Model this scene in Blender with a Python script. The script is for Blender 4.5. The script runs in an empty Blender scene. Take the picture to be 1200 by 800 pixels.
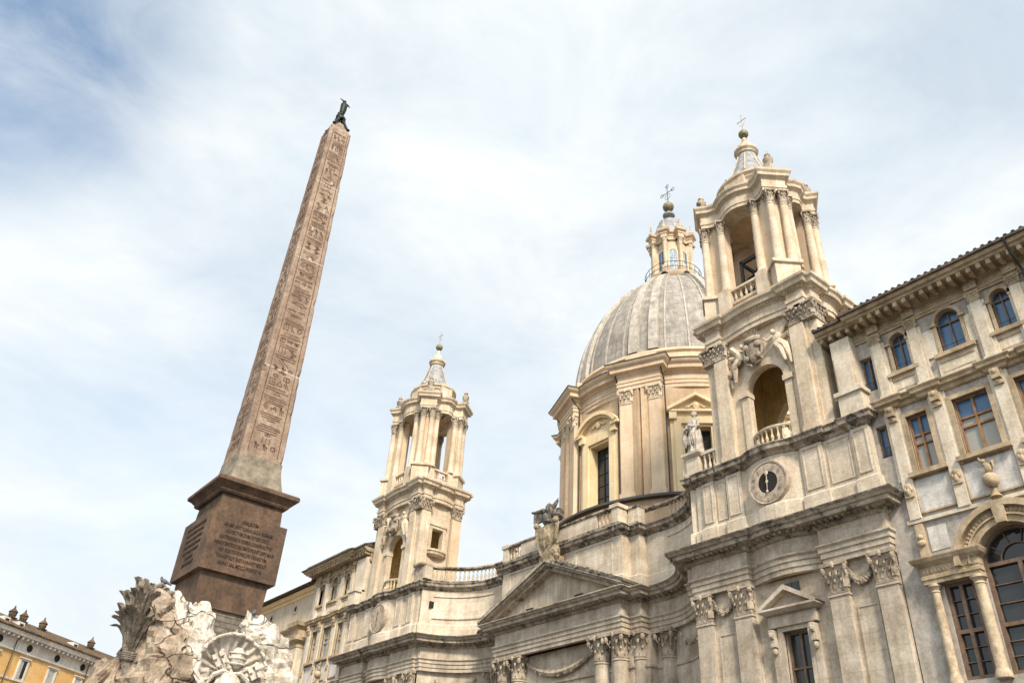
import bpy, bmesh, math, random
from math import sin, cos, pi, radians as rad, sqrt, atan2
from mathutils import Vector, Matrix, noise
random.seed(7)
S = bpy.context.scene
COL = S.collection
# ------------------------------------------------------------------ camera
cam = bpy.data.cameras.new('camera'); co = bpy.data.objects.new('camera', cam); COL.objects.link(co)
F, PIT, ROL, YAW = 962.617, 0.59271457, -0.06741817, 0.9262163
Rz = Matrix(((cos(YAW), -sin(YAW), 0), (sin(YAW), cos(YAW), 0), (0, 0, 1)))
Rx = Matrix(((1, 0, 0), (0, cos(PIT), -sin(PIT)), (0, sin(PIT), cos(PIT))))
Ry = Matrix(((cos(ROL), 0, sin(ROL)), (0, 1, 0), (-sin(ROL), 0, cos(ROL))))
M = Rz @ Rx @ Ry
r, f, u = M.col[0], M.col[1], M.col[2]
co.matrix_world = Matrix(((r[0], u[0], -f[0], 0), (r[1], u[1], -f[1], 0), (r[2], u[2], -f[2], 1.6), (0, 0, 0, 1)))
cam.sensor_width = 36; cam.lens = F / 1200 * 36; cam.clip_end = 3000; cam.clip_start = .1
S.camera = co
# ------------------------------------------------------------------ light, sky, exposure
SUN = Vector((0.80, -0.40, 0.80)).normalized()
w = bpy.data.worlds.new('World'); S.world = w; w.use_nodes = True
nt = w.node_tree; nt.nodes.clear(); N = nt.nodes.new; Lk = nt.links.new
out = N('ShaderNodeOutputWorld'); bg = N('ShaderNodeBackground'); bg.inputs[1].default_value = 0.1
sky = N('ShaderNodeTexSky'); sky.sky_type = 'NISHITA'; sky.sun_disc = False
sky.sun_elevation = math.asin(SUN.z); sky.sun_rotation = atan2(SUN.x, SUN.y)
GAP = (M @ Vector((-640, F, 430))).normalized()
bmul = N('ShaderNodeVectorMath'); bmul.operation = 'MULTIPLY'; bmul.inputs[1].default_value = (1.7, 1.75, 1.6)
tc = N('ShaderNodeTexCoord')
n1 = N('ShaderNodeTexNoise'); n1.inputs['Scale'].default_value = 1.9; n1.inputs['Detail'].default_value = 10; n1.inputs['Roughness'].default_value = .6; n1.inputs['Distortion'].default_value = .12
mp = N('ShaderNodeMapping'); mp.inputs['Scale'].default_value = (1, .8, 1.9); mp.inputs['Rotation'].default_value = (.3, .5, .2); mp.inputs['Location'].default_value = (.4, 2.1, .6)
Lk(tc.outputs['Generated'], mp.inputs[0]); Lk(mp.outputs[0], n1.inputs['Vector'])
rp = N('ShaderNodeValToRGB'); rp.color_ramp.elements[0].position = .34; rp.color_ramp.elements[1].position = .56
rp.color_ramp.elements[0].color = (.69, .69, .69, 1)
Lk(n1.outputs[0], rp.inputs[0])
n2 = N('ShaderNodeTexNoise'); n2.inputs['Scale'].default_value = 4.2; n2.inputs['Detail'].default_value = 9; n2.inputs['Roughness'].default_value = .62; n2.inputs['Distortion'].default_value = .6
Lk(mp.outputs[0], n2.inputs['Vector'])
cr = N('ShaderNodeValToRGB'); cr.color_ramp.elements[0].position = .3; cr.color_ramp.elements[1].position = .7
cr.color_ramp.elements[0].color = (5.3, 5.9, 6.3, 1); cr.color_ramp.elements[1].color = (6.95, 7.1, 7.1, 1)
Lk(n2.outputs[0], cr.inputs[0])
mx = N('ShaderNodeMix'); mx.data_type = 'RGBA'
# a clearer blue gap high on the left, wispy streaks elsewhere
gap = N('ShaderNodeVectorMath'); gap.operation = 'DOT_PRODUCT'; gap.inputs[1].default_value = GAP; Lk(tc.outputs['Generated'], gap.inputs[0])
gm = N('ShaderNodeMapRange'); gm.interpolation_type = 'SMOOTHSTEP'; gm.inputs['From Min'].default_value = .965; gm.inputs['From Max'].default_value = .999; gm.inputs['To Min'].default_value = 0; gm.inputs['To Max'].default_value = 1.25; Lk(gap.outputs['Value'], gm.inputs[0])
n3 = N('ShaderNodeTexNoise'); n3.inputs['Scale'].default_value = 7; n3.inputs['Detail'].default_value = 8; n3.inputs['Roughness'].default_value = .6; n3.inputs['Distortion'].default_value = .5; Lk(mp.outputs[0], n3.inputs['Vector'])
gx = N('ShaderNodeMath'); gx.operation = 'MULTIPLY'; Lk(gm.outputs[0], gx.inputs[0]); Lk(n3.outputs[0], gx.inputs[1])
gs = N('ShaderNodeMath'); gs.operation = 'SUBTRACT'; gs.use_clamp = True; Lk(rp.outputs[0], gs.inputs[0]); Lk(gx.outputs[0], gs.inputs[1])
Lk(gs.outputs[0], mx.inputs[0]); Lk(sky.outputs[0], bmul.inputs[0]); Lk(bmul.outputs[0], mx.inputs[6]); Lk(cr.outputs[0], mx.inputs[7])
# cloud boosted around the sun, behind the camera: unseen fill added for the facade
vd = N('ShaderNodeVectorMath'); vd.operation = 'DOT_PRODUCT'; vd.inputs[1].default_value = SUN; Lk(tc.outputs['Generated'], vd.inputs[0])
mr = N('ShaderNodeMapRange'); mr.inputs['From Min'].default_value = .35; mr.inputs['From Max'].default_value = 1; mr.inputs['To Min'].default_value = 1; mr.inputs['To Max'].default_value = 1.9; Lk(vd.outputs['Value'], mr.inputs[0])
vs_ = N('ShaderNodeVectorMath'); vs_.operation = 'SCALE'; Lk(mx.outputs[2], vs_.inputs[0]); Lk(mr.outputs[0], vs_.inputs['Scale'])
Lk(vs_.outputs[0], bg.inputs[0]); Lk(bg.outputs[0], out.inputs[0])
sl = bpy.data.lights.new('sun', 'SUN'); sl.energy = 3.7; sl.angle = rad(10); sl.color = (1, .87, .71)
so = bpy.data.objects.new('sun', sl); COL.objects.link(so); so.rotation_euler = (-SUN).to_track_quat('-Z', 'Y').to_euler()
S.view_settings.view_transform = 'Standard'; S.view_settings.look = 'None'; S.view_settings.exposure = 0.6; S.view_settings.gamma = 1
S.render.engine = 'CYCLES'; S.render.resolution_x = 1024; S.render.resolution_y = 682

# ------------------------------------------------------------------ materials
def hexc(c): return tuple(c) + (1,)
def mat(name, base, dark=None, light=None, rough=.85, sc=1.2, streak=.35, bump=.25, bscale=14, dirt=None, dlo=.55, dhi=.72, metal=0, brick=None, brickax='XZ', spec=.3, dsc=.9, fine=.5):
    m = bpy.data.materials.new(name); m.use_nodes = True
    t = m.node_tree; t.nodes.clear(); A = t.nodes.new; K = t.links.new
    o = A('ShaderNodeOutputMaterial'); p = A('ShaderNodeBsdfPrincipled'); K(p.outputs[0], o.inputs[0])
    p.inputs['Roughness'].default_value = rough; p.inputs['Metallic'].default_value = metal
    p.inputs['Specular IOR Level'].default_value = spec
    tcd = A('ShaderNodeTexCoord'); src = tcd.outputs['Object']
    dark = dark or tuple(c * .72 for c in base); light = light or tuple(min(1, c * 1.15) for c in base)
    na = A('ShaderNodeTexNoise'); na.inputs['Scale'].default_value = sc; na.inputs['Detail'].default_value = 7; na.inputs['Roughness'].default_value = .62
    K(src, na.inputs['Vector'])
    ra = A('ShaderNodeValToRGB'); e = ra.color_ramp.elements
    e[0].position = .32; e[0].color = hexc(dark); e[1].position = .68; e[1].color = hexc(light)
    em = ra.color_ramp.elements.new(.5); em.color = hexc(base)
    K(na.outputs[0], ra.inputs[0]); colr = ra.outputs[0]
    # vertical streaks
    if streak:
        ms = A('ShaderNodeMapping'); ms.inputs['Scale'].default_value = (4, 4, .45); streak *= .6; K(src, ms.inputs[0])
        ns = A('ShaderNodeTexNoise'); ns.inputs['Scale'].default_value = 1; ns.inputs['Detail'].default_value = 5; K(ms.outputs[0], ns.inputs['Vector'])
        rs = A('ShaderNodeValToRGB'); rs.color_ramp.elements[0].position = .35; rs.color_ramp.elements[1].position = .6
        rs.color_ramp.elements[0].color = (1 - streak, 1 - streak * 1.05, 1 - streak * 1.1, 1); rs.color_ramp.elements[1].color = (1, 1, 1, 1)
        K(ns.outputs[0], rs.inputs[0])
        mm = A('ShaderNodeMix'); mm.data_type = 'RGBA'; mm.blend_type = 'MULTIPLY'; mm.inputs[0].default_value = 1
        K(colr, mm.inputs[6]); K(rs.outputs[0], mm.inputs[7]); colr = mm.outputs[2]
    if fine:
        nf = A('ShaderNodeTexNoise'); nf.inputs['Scale'].default_value = 9; nf.inputs['Detail'].default_value = 6; nf.inputs['Roughness'].default_value = .7; K(src, nf.inputs['Vector'])
        rf = A('ShaderNodeValToRGB'); rf.color_ramp.elements[0].position = .3; rf.color_ramp.elements[1].position = .62
        v = 1 - fine * .55; rf.color_ramp.elements[0].color = (v, v * .98, v * .95, 1); rf.color_ramp.elements[1].color = (1, 1, 1, 1)
        K(nf.outputs[0], rf.inputs[0])
        mm = A('ShaderNodeMix'); mm.data_type = 'RGBA'; mm.blend_type = 'MULTIPLY'; mm.inputs[0].default_value = 1
        K(colr, mm.inputs[6]); K(rf.outputs[0], mm.inputs[7]); colr = mm.outputs[2]
    if dirt:
        nd = A('ShaderNodeTexNoise'); nd.inputs['Scale'].default_value = dsc; nd.inputs['Detail'].default_value = 9; nd.inputs['Roughness'].default_value = .75; nd.inputs['Distortion'].default_value = .4; K(src, nd.inputs['Vector'])
        rd = A('ShaderNodeValToRGB'); rd.color_ramp.elements[0].position = dlo; rd.color_ramp.elements[1].position = dhi
        rd.color_ramp.elements[0].color = (0, 0, 0, 1); rd.color_ramp.elements[1].color = (1, 1, 1, 1)
        K(nd.outputs[0], rd.inputs[0])
        mm = A('ShaderNodeMix'); mm.data_type = 'RGBA'; K(rd.outputs[0], mm.inputs[0]); K(colr, mm.inputs[6]); mm.inputs[7].default_value = hexc(dirt); colr = mm.outputs[2]
    hgt = None
    if brick:
        bw, bh, mort, depth = brick
        sep = A('ShaderNodeSeparateXYZ'); K(src, sep.inputs[0]); cmb = A('ShaderNodeCombineXYZ')
        if brickax == 'CYL':
            at = A('ShaderNodeMath'); at.operation = 'ARCTAN2'; K(sep.outputs[1], at.inputs[0]); K(sep.outputs[0], at.inputs[1])
            mu = A('ShaderNodeMath'); mu.operation = 'MULTIPLY'; mu.inputs[1].default_value = 7.2; K(at.outputs[0], mu.inputs[0]); K(mu.outputs[0], cmb.inputs[0])
        elif brickax == 'XZ':
            ad = A('ShaderNodeMath'); ad.operation = 'ADD'; K(sep.outputs[0], ad.inputs[0]); K(sep.outputs[1], ad.inputs[1]); K(ad.outputs[0], cmb.inputs[0])
        K(sep.outputs[2], cmb.inputs[1])
        bt = A('ShaderNodeTexBrick'); K(cmb.outputs[0], bt.inputs['Vector'])
        bt.inputs['Scale'].default_value = 1; bt.inputs['Brick Width'].default_value = bw; bt.inputs['Row Height'].default_value = bh
        bt.inputs['Mortar Size'].default_value = mort; bt.inputs['Mortar Smooth'].default_value = .2
        bt.inputs['Color1'].default_value = (1, 1, 1, 1); bt.inputs['Color2'].default_value = (.86, .85, .83, 1); bt.inputs['Mortar'].default_value = (1 - depth,) * 3 + (1,)
        mm = A('ShaderNodeMix'); mm.data_type = 'RGBA'; mm.blend_type = 'MULTIPLY'; mm.inputs[0].default_value = 1
        K(colr, mm.inputs[6]); K(bt.outputs[0], mm.inputs[7]); colr = mm.outputs[2]
    K(colr, p.inputs['Base Color'])
    if bump:
        nb = A('ShaderNodeTexNoise'); nb.inputs['Scale'].default_value = bscale; nb.inputs['Detail'].default_value = 8; nb.inputs['Roughness'].default_value = .65; K(src, nb.inputs['Vector'])
        b = A('ShaderNodeBump'); b.inputs['Strength'].default_value = bump; b.inputs['Distance'].default_value = .04
        K(nb.outputs[0], b.inputs['Height']); K(b.outputs[0], p.inputs['Normal'])
    return m
TR = mat('travertine', (.66, .575, .46), (.53, .45, .35), (.74, .67, .56), dirt=(.36, .285, .205), dlo=.58, dhi=.78, brick=(1.5, .58, .011, .22), streak=.25)
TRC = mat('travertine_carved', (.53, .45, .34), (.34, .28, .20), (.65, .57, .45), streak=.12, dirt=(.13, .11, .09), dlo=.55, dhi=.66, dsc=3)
TRL = mat('travertine_grimy_shaded', (.53, .46, .37), (.39, .33, .26), (.65, .585, .49), dirt=(.25, .195, .14), dlo=.55, dhi=.76, brick=(1.6, .62, .011, .24), streak=.35)  # lower stone: real dirt plus low-down shade painted into one darker tone
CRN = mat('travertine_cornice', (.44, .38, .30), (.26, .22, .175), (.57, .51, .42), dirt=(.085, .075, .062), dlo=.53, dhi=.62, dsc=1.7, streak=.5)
TWR = mat('tower_travertine', (.69, .58, .44), (.57, .465, .335), (.76, .67, .54), dirt=(.45, .34, .23), dlo=.6, dhi=.82, streak=.3, brick=(1.3, .75, .009, .16))
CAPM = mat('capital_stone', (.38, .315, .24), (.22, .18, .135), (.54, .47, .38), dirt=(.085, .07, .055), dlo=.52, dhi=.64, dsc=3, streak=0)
SHIELD = mat('ochre_weathered_shield', (.36, .29, .19), (.19, .155, .11), (.52, .44, .31), sc=2.5, dirt=(.07, .06, .05), dlo=.53, dhi=.62, dsc=2.5, streak=.3)
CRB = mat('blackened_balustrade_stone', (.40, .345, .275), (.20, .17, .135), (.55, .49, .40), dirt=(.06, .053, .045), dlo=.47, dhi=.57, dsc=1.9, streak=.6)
CRUST = mat('black_crust', (.12, .11, .095), (.05, .047, .042), (.33, .29, .24), sc=4, streak=.2)
STU = mat('ochre_stucco', (.52, .385, .25), (.42, .31, .20), (.60, .46, .32), streak=.22, sc=.7, fine=.35)
STP = mat('pale_ochre_stucco', (.64, .50, .355), (.54, .42, .29), (.71, .58, .43), streak=.18, sc=.7, fine=.3)
YEL = mat('cream_yellow_stucco', (.76, .61, .38), (.68, .52, .30), (.80, .67, .46), streak=.12, sc=.8, fine=.25)
INT = mat('ochre_interior', (.80, .60, .28), (.66, .48, .2), (.84, .68, .38), streak=.4)
LEAD = mat('lead_sheet', (.35, .325, .29), (.24, .225, .20), (.46, .43, .385), rough=.6, brick=(.62, .48, .025, .28), brickax='CYL', streak=.4, dirt=(.20, .17, .14), dlo=.5, dhi=.75)
RIB = mat('lead_rib', (.44, .405, .35), (.28, .255, .225), (.55, .51, .45), rough=.6, streak=.3, sc=2)
SPIRE = mat('spire_lead', (.33, .34, .36), (.22, .23, .25), (.50, .50, .50), rough=.5, sc=3, brick=(.5, .38, .02, .3), brickax='XZ')
GRAY = mat('grey_plaster', (.45, .415, .37), (.30, .275, .24), (.59, .555, .51), sc=.9, streak=.35, dirt=(.24, .215, .19), dlo=.52, dhi=.75, fine=.6)
WING = mat('beige_plaster', (.56, .48, .375), (.44, .37, .28), (.66, .58, .47), sc=.5, streak=.3, dirt=(.34, .28, .21), dlo=.56, dhi=.78)
PAL = mat('cream_palace_stone', (.66, .58, .46), (.52, .45, .35), (.73, .67, .57), sc=1.3, dirt=(.42, .33, .22), dlo=.6, dhi=.82, streak=.22)
PALD = mat('brown_palace_trim', (.47, .37, .245), (.30, .225, .145), (.59, .485, .345), sc=1.5, streak=.35, dirt=(.20, .155, .11), dlo=.56, dhi=.75)
PANEL = mat('whitewashed_panel', (.62, .60, .57), (.48, .46, .43), (.70, .69, .66), sc=1.5)
WOOD = mat('brown_window_wood', (.20, .135, .095), rough=.6, sc=4, streak=.3, bump=.1)
IRON = mat('dark_iron', (.03, .028, .025), rough=.6, sc=4, streak=0, bump=.1)
PIPE = mat('copper_drainpipe', (.055, .05, .045), rough=.6, sc=2, streak=0)
BRZ = mat('dark_bronze', (.015, .02, .02), (.008, .01, .01), (.03, .045, .042), rough=.5, sc=6, streak=0, metal=.4)
GOLD = mat('weathered_orb', (.25, .21, .12), (.12, .11, .07), (.38, .33, .2), rough=.5, sc=6, streak=.3)
GRR = mat('rose_granite', (.335, .245, .18), (.22, .155, .115), (.45, .345, .265), sc=1.1, streak=.22, bscale=60, bump=.25, fine=.8, dirt=(.25, .20, .17), dlo=.6, dhi=.8)
GLY = mat('carving_shade_granite', (.125, .075, .05), (.08, .05, .035), (.20, .125, .09), sc=3, streak=.1)  # dark colour stands in for shade in the carving; strokes sit proud
LET = mat('cut_letter', (.03, .02, .014), sc=5, streak=0, fine=0)
GRB = mat('brown_granite', (.14, .09, .06), (.075, .052, .038), (.235, .15, .095), sc=1.0, streak=.3, bscale=70, bump=.3, fine=.9)
GRF = mat('grey_green_granite', (.23, .20, .15), (.14, .12, .095), (.32, .28, .21), sc=2.5, streak=.2)
ROCK = mat('travertine_rock', (.64, .595, .52), (.42, .36, .29), (.75, .72, .66), sc=1.6, dirt=(.27, .205, .145), dlo=.54, dhi=.62, dsc=1.8, bump=.9, bscale=6, streak=0, fine=.9)
ROCKD = mat('brown_rock', (.38, .30, .225), (.20, .155, .115), (.52, .44, .35), sc=1.6, dirt=(.20, .155, .115), dlo=.55, dhi=.7, bump=.9, bscale=6, streak=.15, fine=.9)
PALM = mat('carved_palm_stone', (.24, .205, .165), (.11, .09, .072), (.43, .385, .32), sc=3, bump=.7, bscale=12, streak=.2, fine=.9)
STAT = mat('statue_marble', (.50, .46, .40), (.26, .23, .20), (.64, .60, .54), sc=3, streak=.3, bump=.3, dirt=(.14, .125, .11), dlo=.57, dhi=.68, dsc=3)
ORG = mat('orange_stucco', (.70, .44, .17), (.58, .35, .13), (.76, .53, .26), sc=.4, streak=.2)
WHT = mat('white_trim', (.66, .63, .58), (.52, .48, .43), (.74, .72, .68), sc=.6, streak=.25)
TILE = mat('old_roof_tiles', (.10, .068, .042), (.045, .035, .026), (.19, .125, .07), sc=1.2, fine=.9, streak=0, bump=.8, bscale=5)
TILED = mat('dark_roof_tiles', (.10, .08, .065), (.045, .04, .035), (.18, .14, .11), sc=2, fine=.8, streak=0, bump=.5)
STONE = mat('paving', (.10, .095, .088), sc=.6, streak=0, brick=(.5, .5, .02, .3), brickax='XZ')
SHUT = mat('grey_shutter', (.42, .45, .42), sc=2, streak=.2)
FEATH = mat('pigeon_feathers', (.10, .11, .13), sc=8, streak=0, rough=.6)
for m_ in (ROCK, ROCKD):
    t = m_.node_tree; p = t.nodes['Principled BSDF']; tcd = [x for x in t.nodes if x.type == 'TEX_COORD'][0]; b0 = [x for x in t.nodes if x.type == 'BUMP'][0]
    mp_ = t.nodes.new('ShaderNodeMapping'); mp_.inputs['Scale'].default_value = (.5, .5, .9); nz = t.nodes.new('ShaderNodeTexNoise'); nz.inputs['Scale'].default_value = 1.5
    vd_ = t.nodes.new('ShaderNodeTexVoronoi'); vd_.feature = 'DISTANCE_TO_EDGE'; vd_.inputs['Scale'].default_value = 1.1
    ad_ = t.nodes.new('ShaderNodeMix'); ad_.data_type = 'RGBA'; ad_.blend_type = 'ADD'; ad_.inputs[0].default_value = .9
    t.links.new(tcd.outputs['Object'], mp_.inputs[0]); t.links.new(mp_.outputs[0], ad_.inputs[6]); t.links.new(mp_.outputs[0], nz.inputs['Vector']); t.links.new(nz.outputs['Color'], ad_.inputs[7]); t.links.new(ad_.outputs[2], vd_.inputs['Vector'])
    rr_ = t.nodes.new('ShaderNodeValToRGB'); rr_.color_ramp.elements[0].position = .0; rr_.color_ramp.elements[1].position = .02; rr_.color_ramp.elements[0].color = (.22, .17, .13, 1); rr_.color_ramp.elements[1].color = (1, 1, 1, 1)
    t.links.new(vd_.outputs[0], rr_.inputs[0]); bc = p.inputs['Base Color'].links[0].from_socket
    mm_ = t.nodes.new('ShaderNodeMix'); mm_.data_type = 'RGBA'; mm_.blend_type = 'MULTIPLY'; mm_.inputs[0].default_value = .6; t.links.new(bc, mm_.inputs[6]); t.links.new(rr_.outputs[0], mm_.inputs[7]); t.links.new(mm_.outputs[2], p.inputs['Base Color'])
    b1 = t.nodes.new('ShaderNodeBump'); b1.inputs['Strength'].default_value = .8; b1.inputs['Distance'].default_value = .12; t.links.new(rr_.outputs[0], b1.inputs['Height']); t.links.new(b0.outputs[0], b1.inputs['Normal']); t.links.new(b1.outputs[0], p.inputs['Normal'])
SHELL = mat('shell_marble', (.60, .55, .47), (.42, .37, .30), (.72, .68, .61), sc=2.5, dirt=(.25, .20, .15), dlo=.55, dhi=.68, dsc=3, bump=.5, streak=.2, fine=.7)
def glass(name, c, rough=.04):
    m = bpy.data.materials.new(name); m.use_nodes = True; p = m.node_tree.nodes['Principled BSDF']; t = m.node_tree
    p.inputs['Base Color'].default_value = hexc(c); p.inputs['Roughness'].default_value = rough; p.inputs['Specular IOR Level'].default_value = .6
    nb = t.nodes.new('ShaderNodeTexNoise'); nb.inputs['Scale'].default_value = 1.6; tcd = t.nodes.new('ShaderNodeTexCoord'); t.links.new(tcd.outputs['Object'], nb.inputs['Vector'])
    b = t.nodes.new('ShaderNodeBump'); b.inputs['Strength'].default_value = .25; b.inputs['Distance'].default_value = .05
    t.links.new(nb.outputs[0], b.inputs['Height']); t.links.new(b.outputs[0], p.inputs['Normal'])
    return m
GLB = glass('sky_reflection_glass', (.045, .13, .25), .2); GLD = glass('dark_glass', (.02, .024, .026)); GLP = glass('pale_curtained_glass', (.30, .30, .27), .15); GLL = glass('pale_blue_glass', (.20, .28, .34), .35)  # first glass has the sky's blue reflection put into its base colour
BLK = mat('dark_void', (.02, .018, .016), streak=0, fine=0)

# ------------------------------------------------------------------ mesh builder
class MB:
    def __init__(s): s.v = []; s.f = []; s.sm = False
    def add(s, vs, fs):
        o = len(s.v); s.v += [tuple(p) for p in vs]; s.f += [tuple(i + o for i in q) for q in fs]
    def box(s, x0, x1, y0, y1, z0, z1, rot=0, c=None):
        vs = [(x, y, z) for z in (z0, z1) for x, y in ((x0, y0), (x1, y0), (x1, y1), (x0, y1))]
        if rot:
            cx, cy = c or ((x0 + x1) / 2, (y0 + y1) / 2)
            vs = [(cx + (x - cx) * cos(rot) - (y - cy) * sin(rot), cy + (x - cx) * sin(rot) + (y - cy) * cos(rot), z) for x, y, z in vs]
        s.add(vs, [(0, 3, 2, 1), (4, 5, 6, 7), (0, 1, 5, 4), (1, 2, 6, 5), (2, 3, 7, 6), (3, 0, 4, 7)])
    def frustum(s, cx, cy, z0, z1, a0, b0, a1, b1):
        vs = [(cx + i * a, cy + j * b, z) for z, a, b in ((z0, a0, b0), (z1, a1, b1)) for i, j in ((-1, -1), (1, -1), (1, 1), (-1, 1))]
        s.add(vs, [(0, 3, 2, 1), (4, 5, 6, 7), (0, 1, 5, 4), (1, 2, 6, 5), (2, 3, 7, 6), (3, 0, 4, 7)])
    def prism(s, poly, y0, y1):           # polygon in x,z extruded along y
        n = len(poly); s.add([(x, y0, z) for x, z in poly] + [(x, y1, z) for x, z in poly],
            [tuple(range(n)), tuple(range(2 * n - 1, n - 1, -1))] + [(i, (i + 1) % n, (i + 1) % n + n, i + n) for i in range(n)])
    def plan(s, poly, z0, z1):            # polygon in x,y extruded along z
        n = len(poly); s.add([(x, y, z0) for x, y in poly] + [(x, y, z1) for x, y in poly],
            [tuple(range(n - 1, -1, -1)), tuple(range(n, 2 * n))] + [(i, (i + 1) % n, (i + 1) % n + n, i + n) for i in range(n)])
    def lathe(s, prof, cx, cy, n=16, a0=0, a1=2 * pi, sx=1, sy=1):
        full = abs(a1 - a0 - 2 * pi) < 1e-6; m = n if full else n + 1; k = len(prof)
        vs = [(cx + r_ * sx * cos(a0 + (a1 - a0) * i / n), cy + r_ * sy * sin(a0 + (a1 - a0) * i / n), z) for i in range(m) for r_, z in prof]
        fs = [(i * k + j, ((i + 1) % m) * k + j, ((i + 1) % m) * k + j + 1, i * k + j + 1) for i in range(n) for j in range(k - 1)]
        if full:
            if prof[0][0] > 1e-4: fs.append(tuple(i * k for i in range(m))[::-1])
            if prof[-1][0] > 1e-4: fs.append(tuple(i * k + k - 1 for i in range(m)))
        s.add(vs, fs)
    def lathey(s, prof, cx, cz, y, n=24):   # revolve about the y axis: prof = (radius, y offset)
        k = len(prof)
        s.add([(cx + r_ * cos(2 * pi * i / n), y + d, cz + r_ * sin(2 * pi * i / n)) for i in range(n) for r_, d in prof],
              [(i * k + j, ((i + 1) % n) * k + j, ((i + 1) % n) * k + j + 1, i * k + j + 1) for i in range(n) for j in range(k - 1)])
    def sweep(s, path, prof, closed=False, flip=False, back=.25):
        P = [Vector(p) for p in path]; n = len(P); offs = []
        for i in range(n):
            def nrm(a, b):
                d = (P[b] - P[a]); d.normalize(); return Vector((d.y, -d.x))
            if closed: n0, n1_ = nrm((i - 1) % n, i), nrm(i, (i + 1) % n)
            else:
                n0 = nrm(i - 1, i) if i else nrm(0, 1); n1_ = nrm(i, i + 1) if i < n - 1 else nrm(n - 2, n - 1)
            m_ = n0 + n1_
            if m_.length < 1e-3: m_ = n0
            else: m_ = m_ / max(m_.length ** 2 / 2, .35)
            offs.append(m_)
        prof = list(prof)
        if back is not None: prof = [(-back, prof[0][1])] + prof + [(-back, prof[-1][1])]
        k = len(prof)
        vs = [(P[i].x + offs[i].x * o, P[i].y + offs[i].y * o, z) for i in range(n) for o, z in prof]
        m = n if closed else n - 1
        fs = [(i * k + j, ((i + 1) % n) * k + j, ((i + 1) % n) * k + (j + 1) % k, i * k + (j + 1) % k) for i in range(m) for j in range(k if back is not None else k - 1)]
        if not closed and back is not None: fs += [tuple(range(k))[::-1], tuple((n - 1) * k + j for j in range(k))]
        s.add(vs, fs)
    def along(s, path, off, spacing, w_, d, z0, z1, closed=False):   # dentils / brackets
        P = [Vector(p) for p in path]
        if closed: P.append(P[0])
        for a, b in zip(P[:-1], P[1:]):
            L = (b - a).length
            if L < spacing * .8: continue
            t = (b - a) / L; nn = Vector((t.y, -t.x)); k = max(1, int(L / spacing)); g = L / k
            for i in range(k):
                c = a + t * (g * (i + .5)) + nn * (off + d / 2); an = atan2(t.y, t.x)
                s.box(c.x - w_ / 2, c.x + w_ / 2, c.y - d / 2, c.y + d / 2, z0, z1, rot=an)
    def tube(s, pts, rad_, n=8, cap=True):
        P = [Vector(p) for p in pts]; R_ = rad_ if isinstance(rad_, (list, tuple)) else [rad_] * len(P)
        vs = []
        for i, p in enumerate(P):
            t = (P[min(i + 1, len(P) - 1)] - P[max(i - 1, 0)]).normalized()
            a = Vector((0, 0, 1)) if abs(t.z) < .9 else Vector((1, 0, 0))
            e1 = t.cross(a).normalized(); e2 = t.cross(e1)
            vs += [p + (e1 * cos(2 * pi * j / n) + e2 * sin(2 * pi * j / n)) * R_[i] for j in range(n)]
        fs = [(i * n + j, i * n + (j + 1) % n, (i + 1) * n + (j + 1) % n, (i + 1) * n + j) for i in range(len(P) - 1) for j in range(n)]
        if cap: fs += [tuple(range(n)), tuple(range(len(vs) - n, len(vs)))]
        s.add(vs, fs)
    def ell(s, c, r_, rot=(0, 0, 0), n=8, m=6, amp=0, fr=3, seed=0):
        from mathutils import Euler
        R_ = Euler(rot).to_matrix(); c = Vector(c); vs = []; fs = []
        for i in range(m + 1):
            th = pi * i / m
            for j in range(n):
                ph = 2 * pi * j / n; d = Vector((sin(th) * cos(ph), sin(th) * sin(ph), cos(th)))
                k = 1 + amp * noise.noise(d * fr + Vector((seed, seed * .7, 0)))
                vs.append(c + R_ @ Vector((d.x * r_[0] * k, d.y * r_[1] * k, d.z * r_[2] * k)))
        for i in range(m):
            for j in range(n): fs.append((i * n + j, (i + 1) * n + j, (i + 1) * n + (j + 1) % n, i * n + (j + 1) % n))
        s.add(vs, fs)
    def build(s, name, m, parent=None, org=(0, 0, 0), smooth=False, pivot=None):
        # org: world offset added; verts are stored relative to the root's location
        base = parent
        while base is not None and base.parent: base = base.parent
        rl = Vector(base.location) if base else Vector((0, 0, 0))
        pv = Vector(pivot) if pivot else Vector((0, 0, 0))
        o0 = Vector(org)
        me = bpy.data.meshes.new(name)
        acc = Vector((0, 0, 0)); q = parent
        while q is not None and q != base: acc += Vector(q.location); q = q.parent
        me.from_pydata([Vector(p) + o0 - rl - pv for p in s.v], [], s.f)
        bm = bmesh.new(); bm.from_mesh(me); bmesh.ops.remove_doubles(bm, verts=bm.verts, dist=1e-5); bmesh.ops.recalc_face_normals(bm, faces=bm.faces)
        bm.to_mesh(me); bm.free()
        if smooth:
            for p in me.polygons: p.use_smooth = True
            try: me.set_sharp_from_angle(angle=rad(40))
            except Exception: pass
        me.materials.append(m)
        o = bpy.data.objects.new(name, me); COL.objects.link(o); o.parent = parent; o.location = pv - acc
        return o
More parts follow.
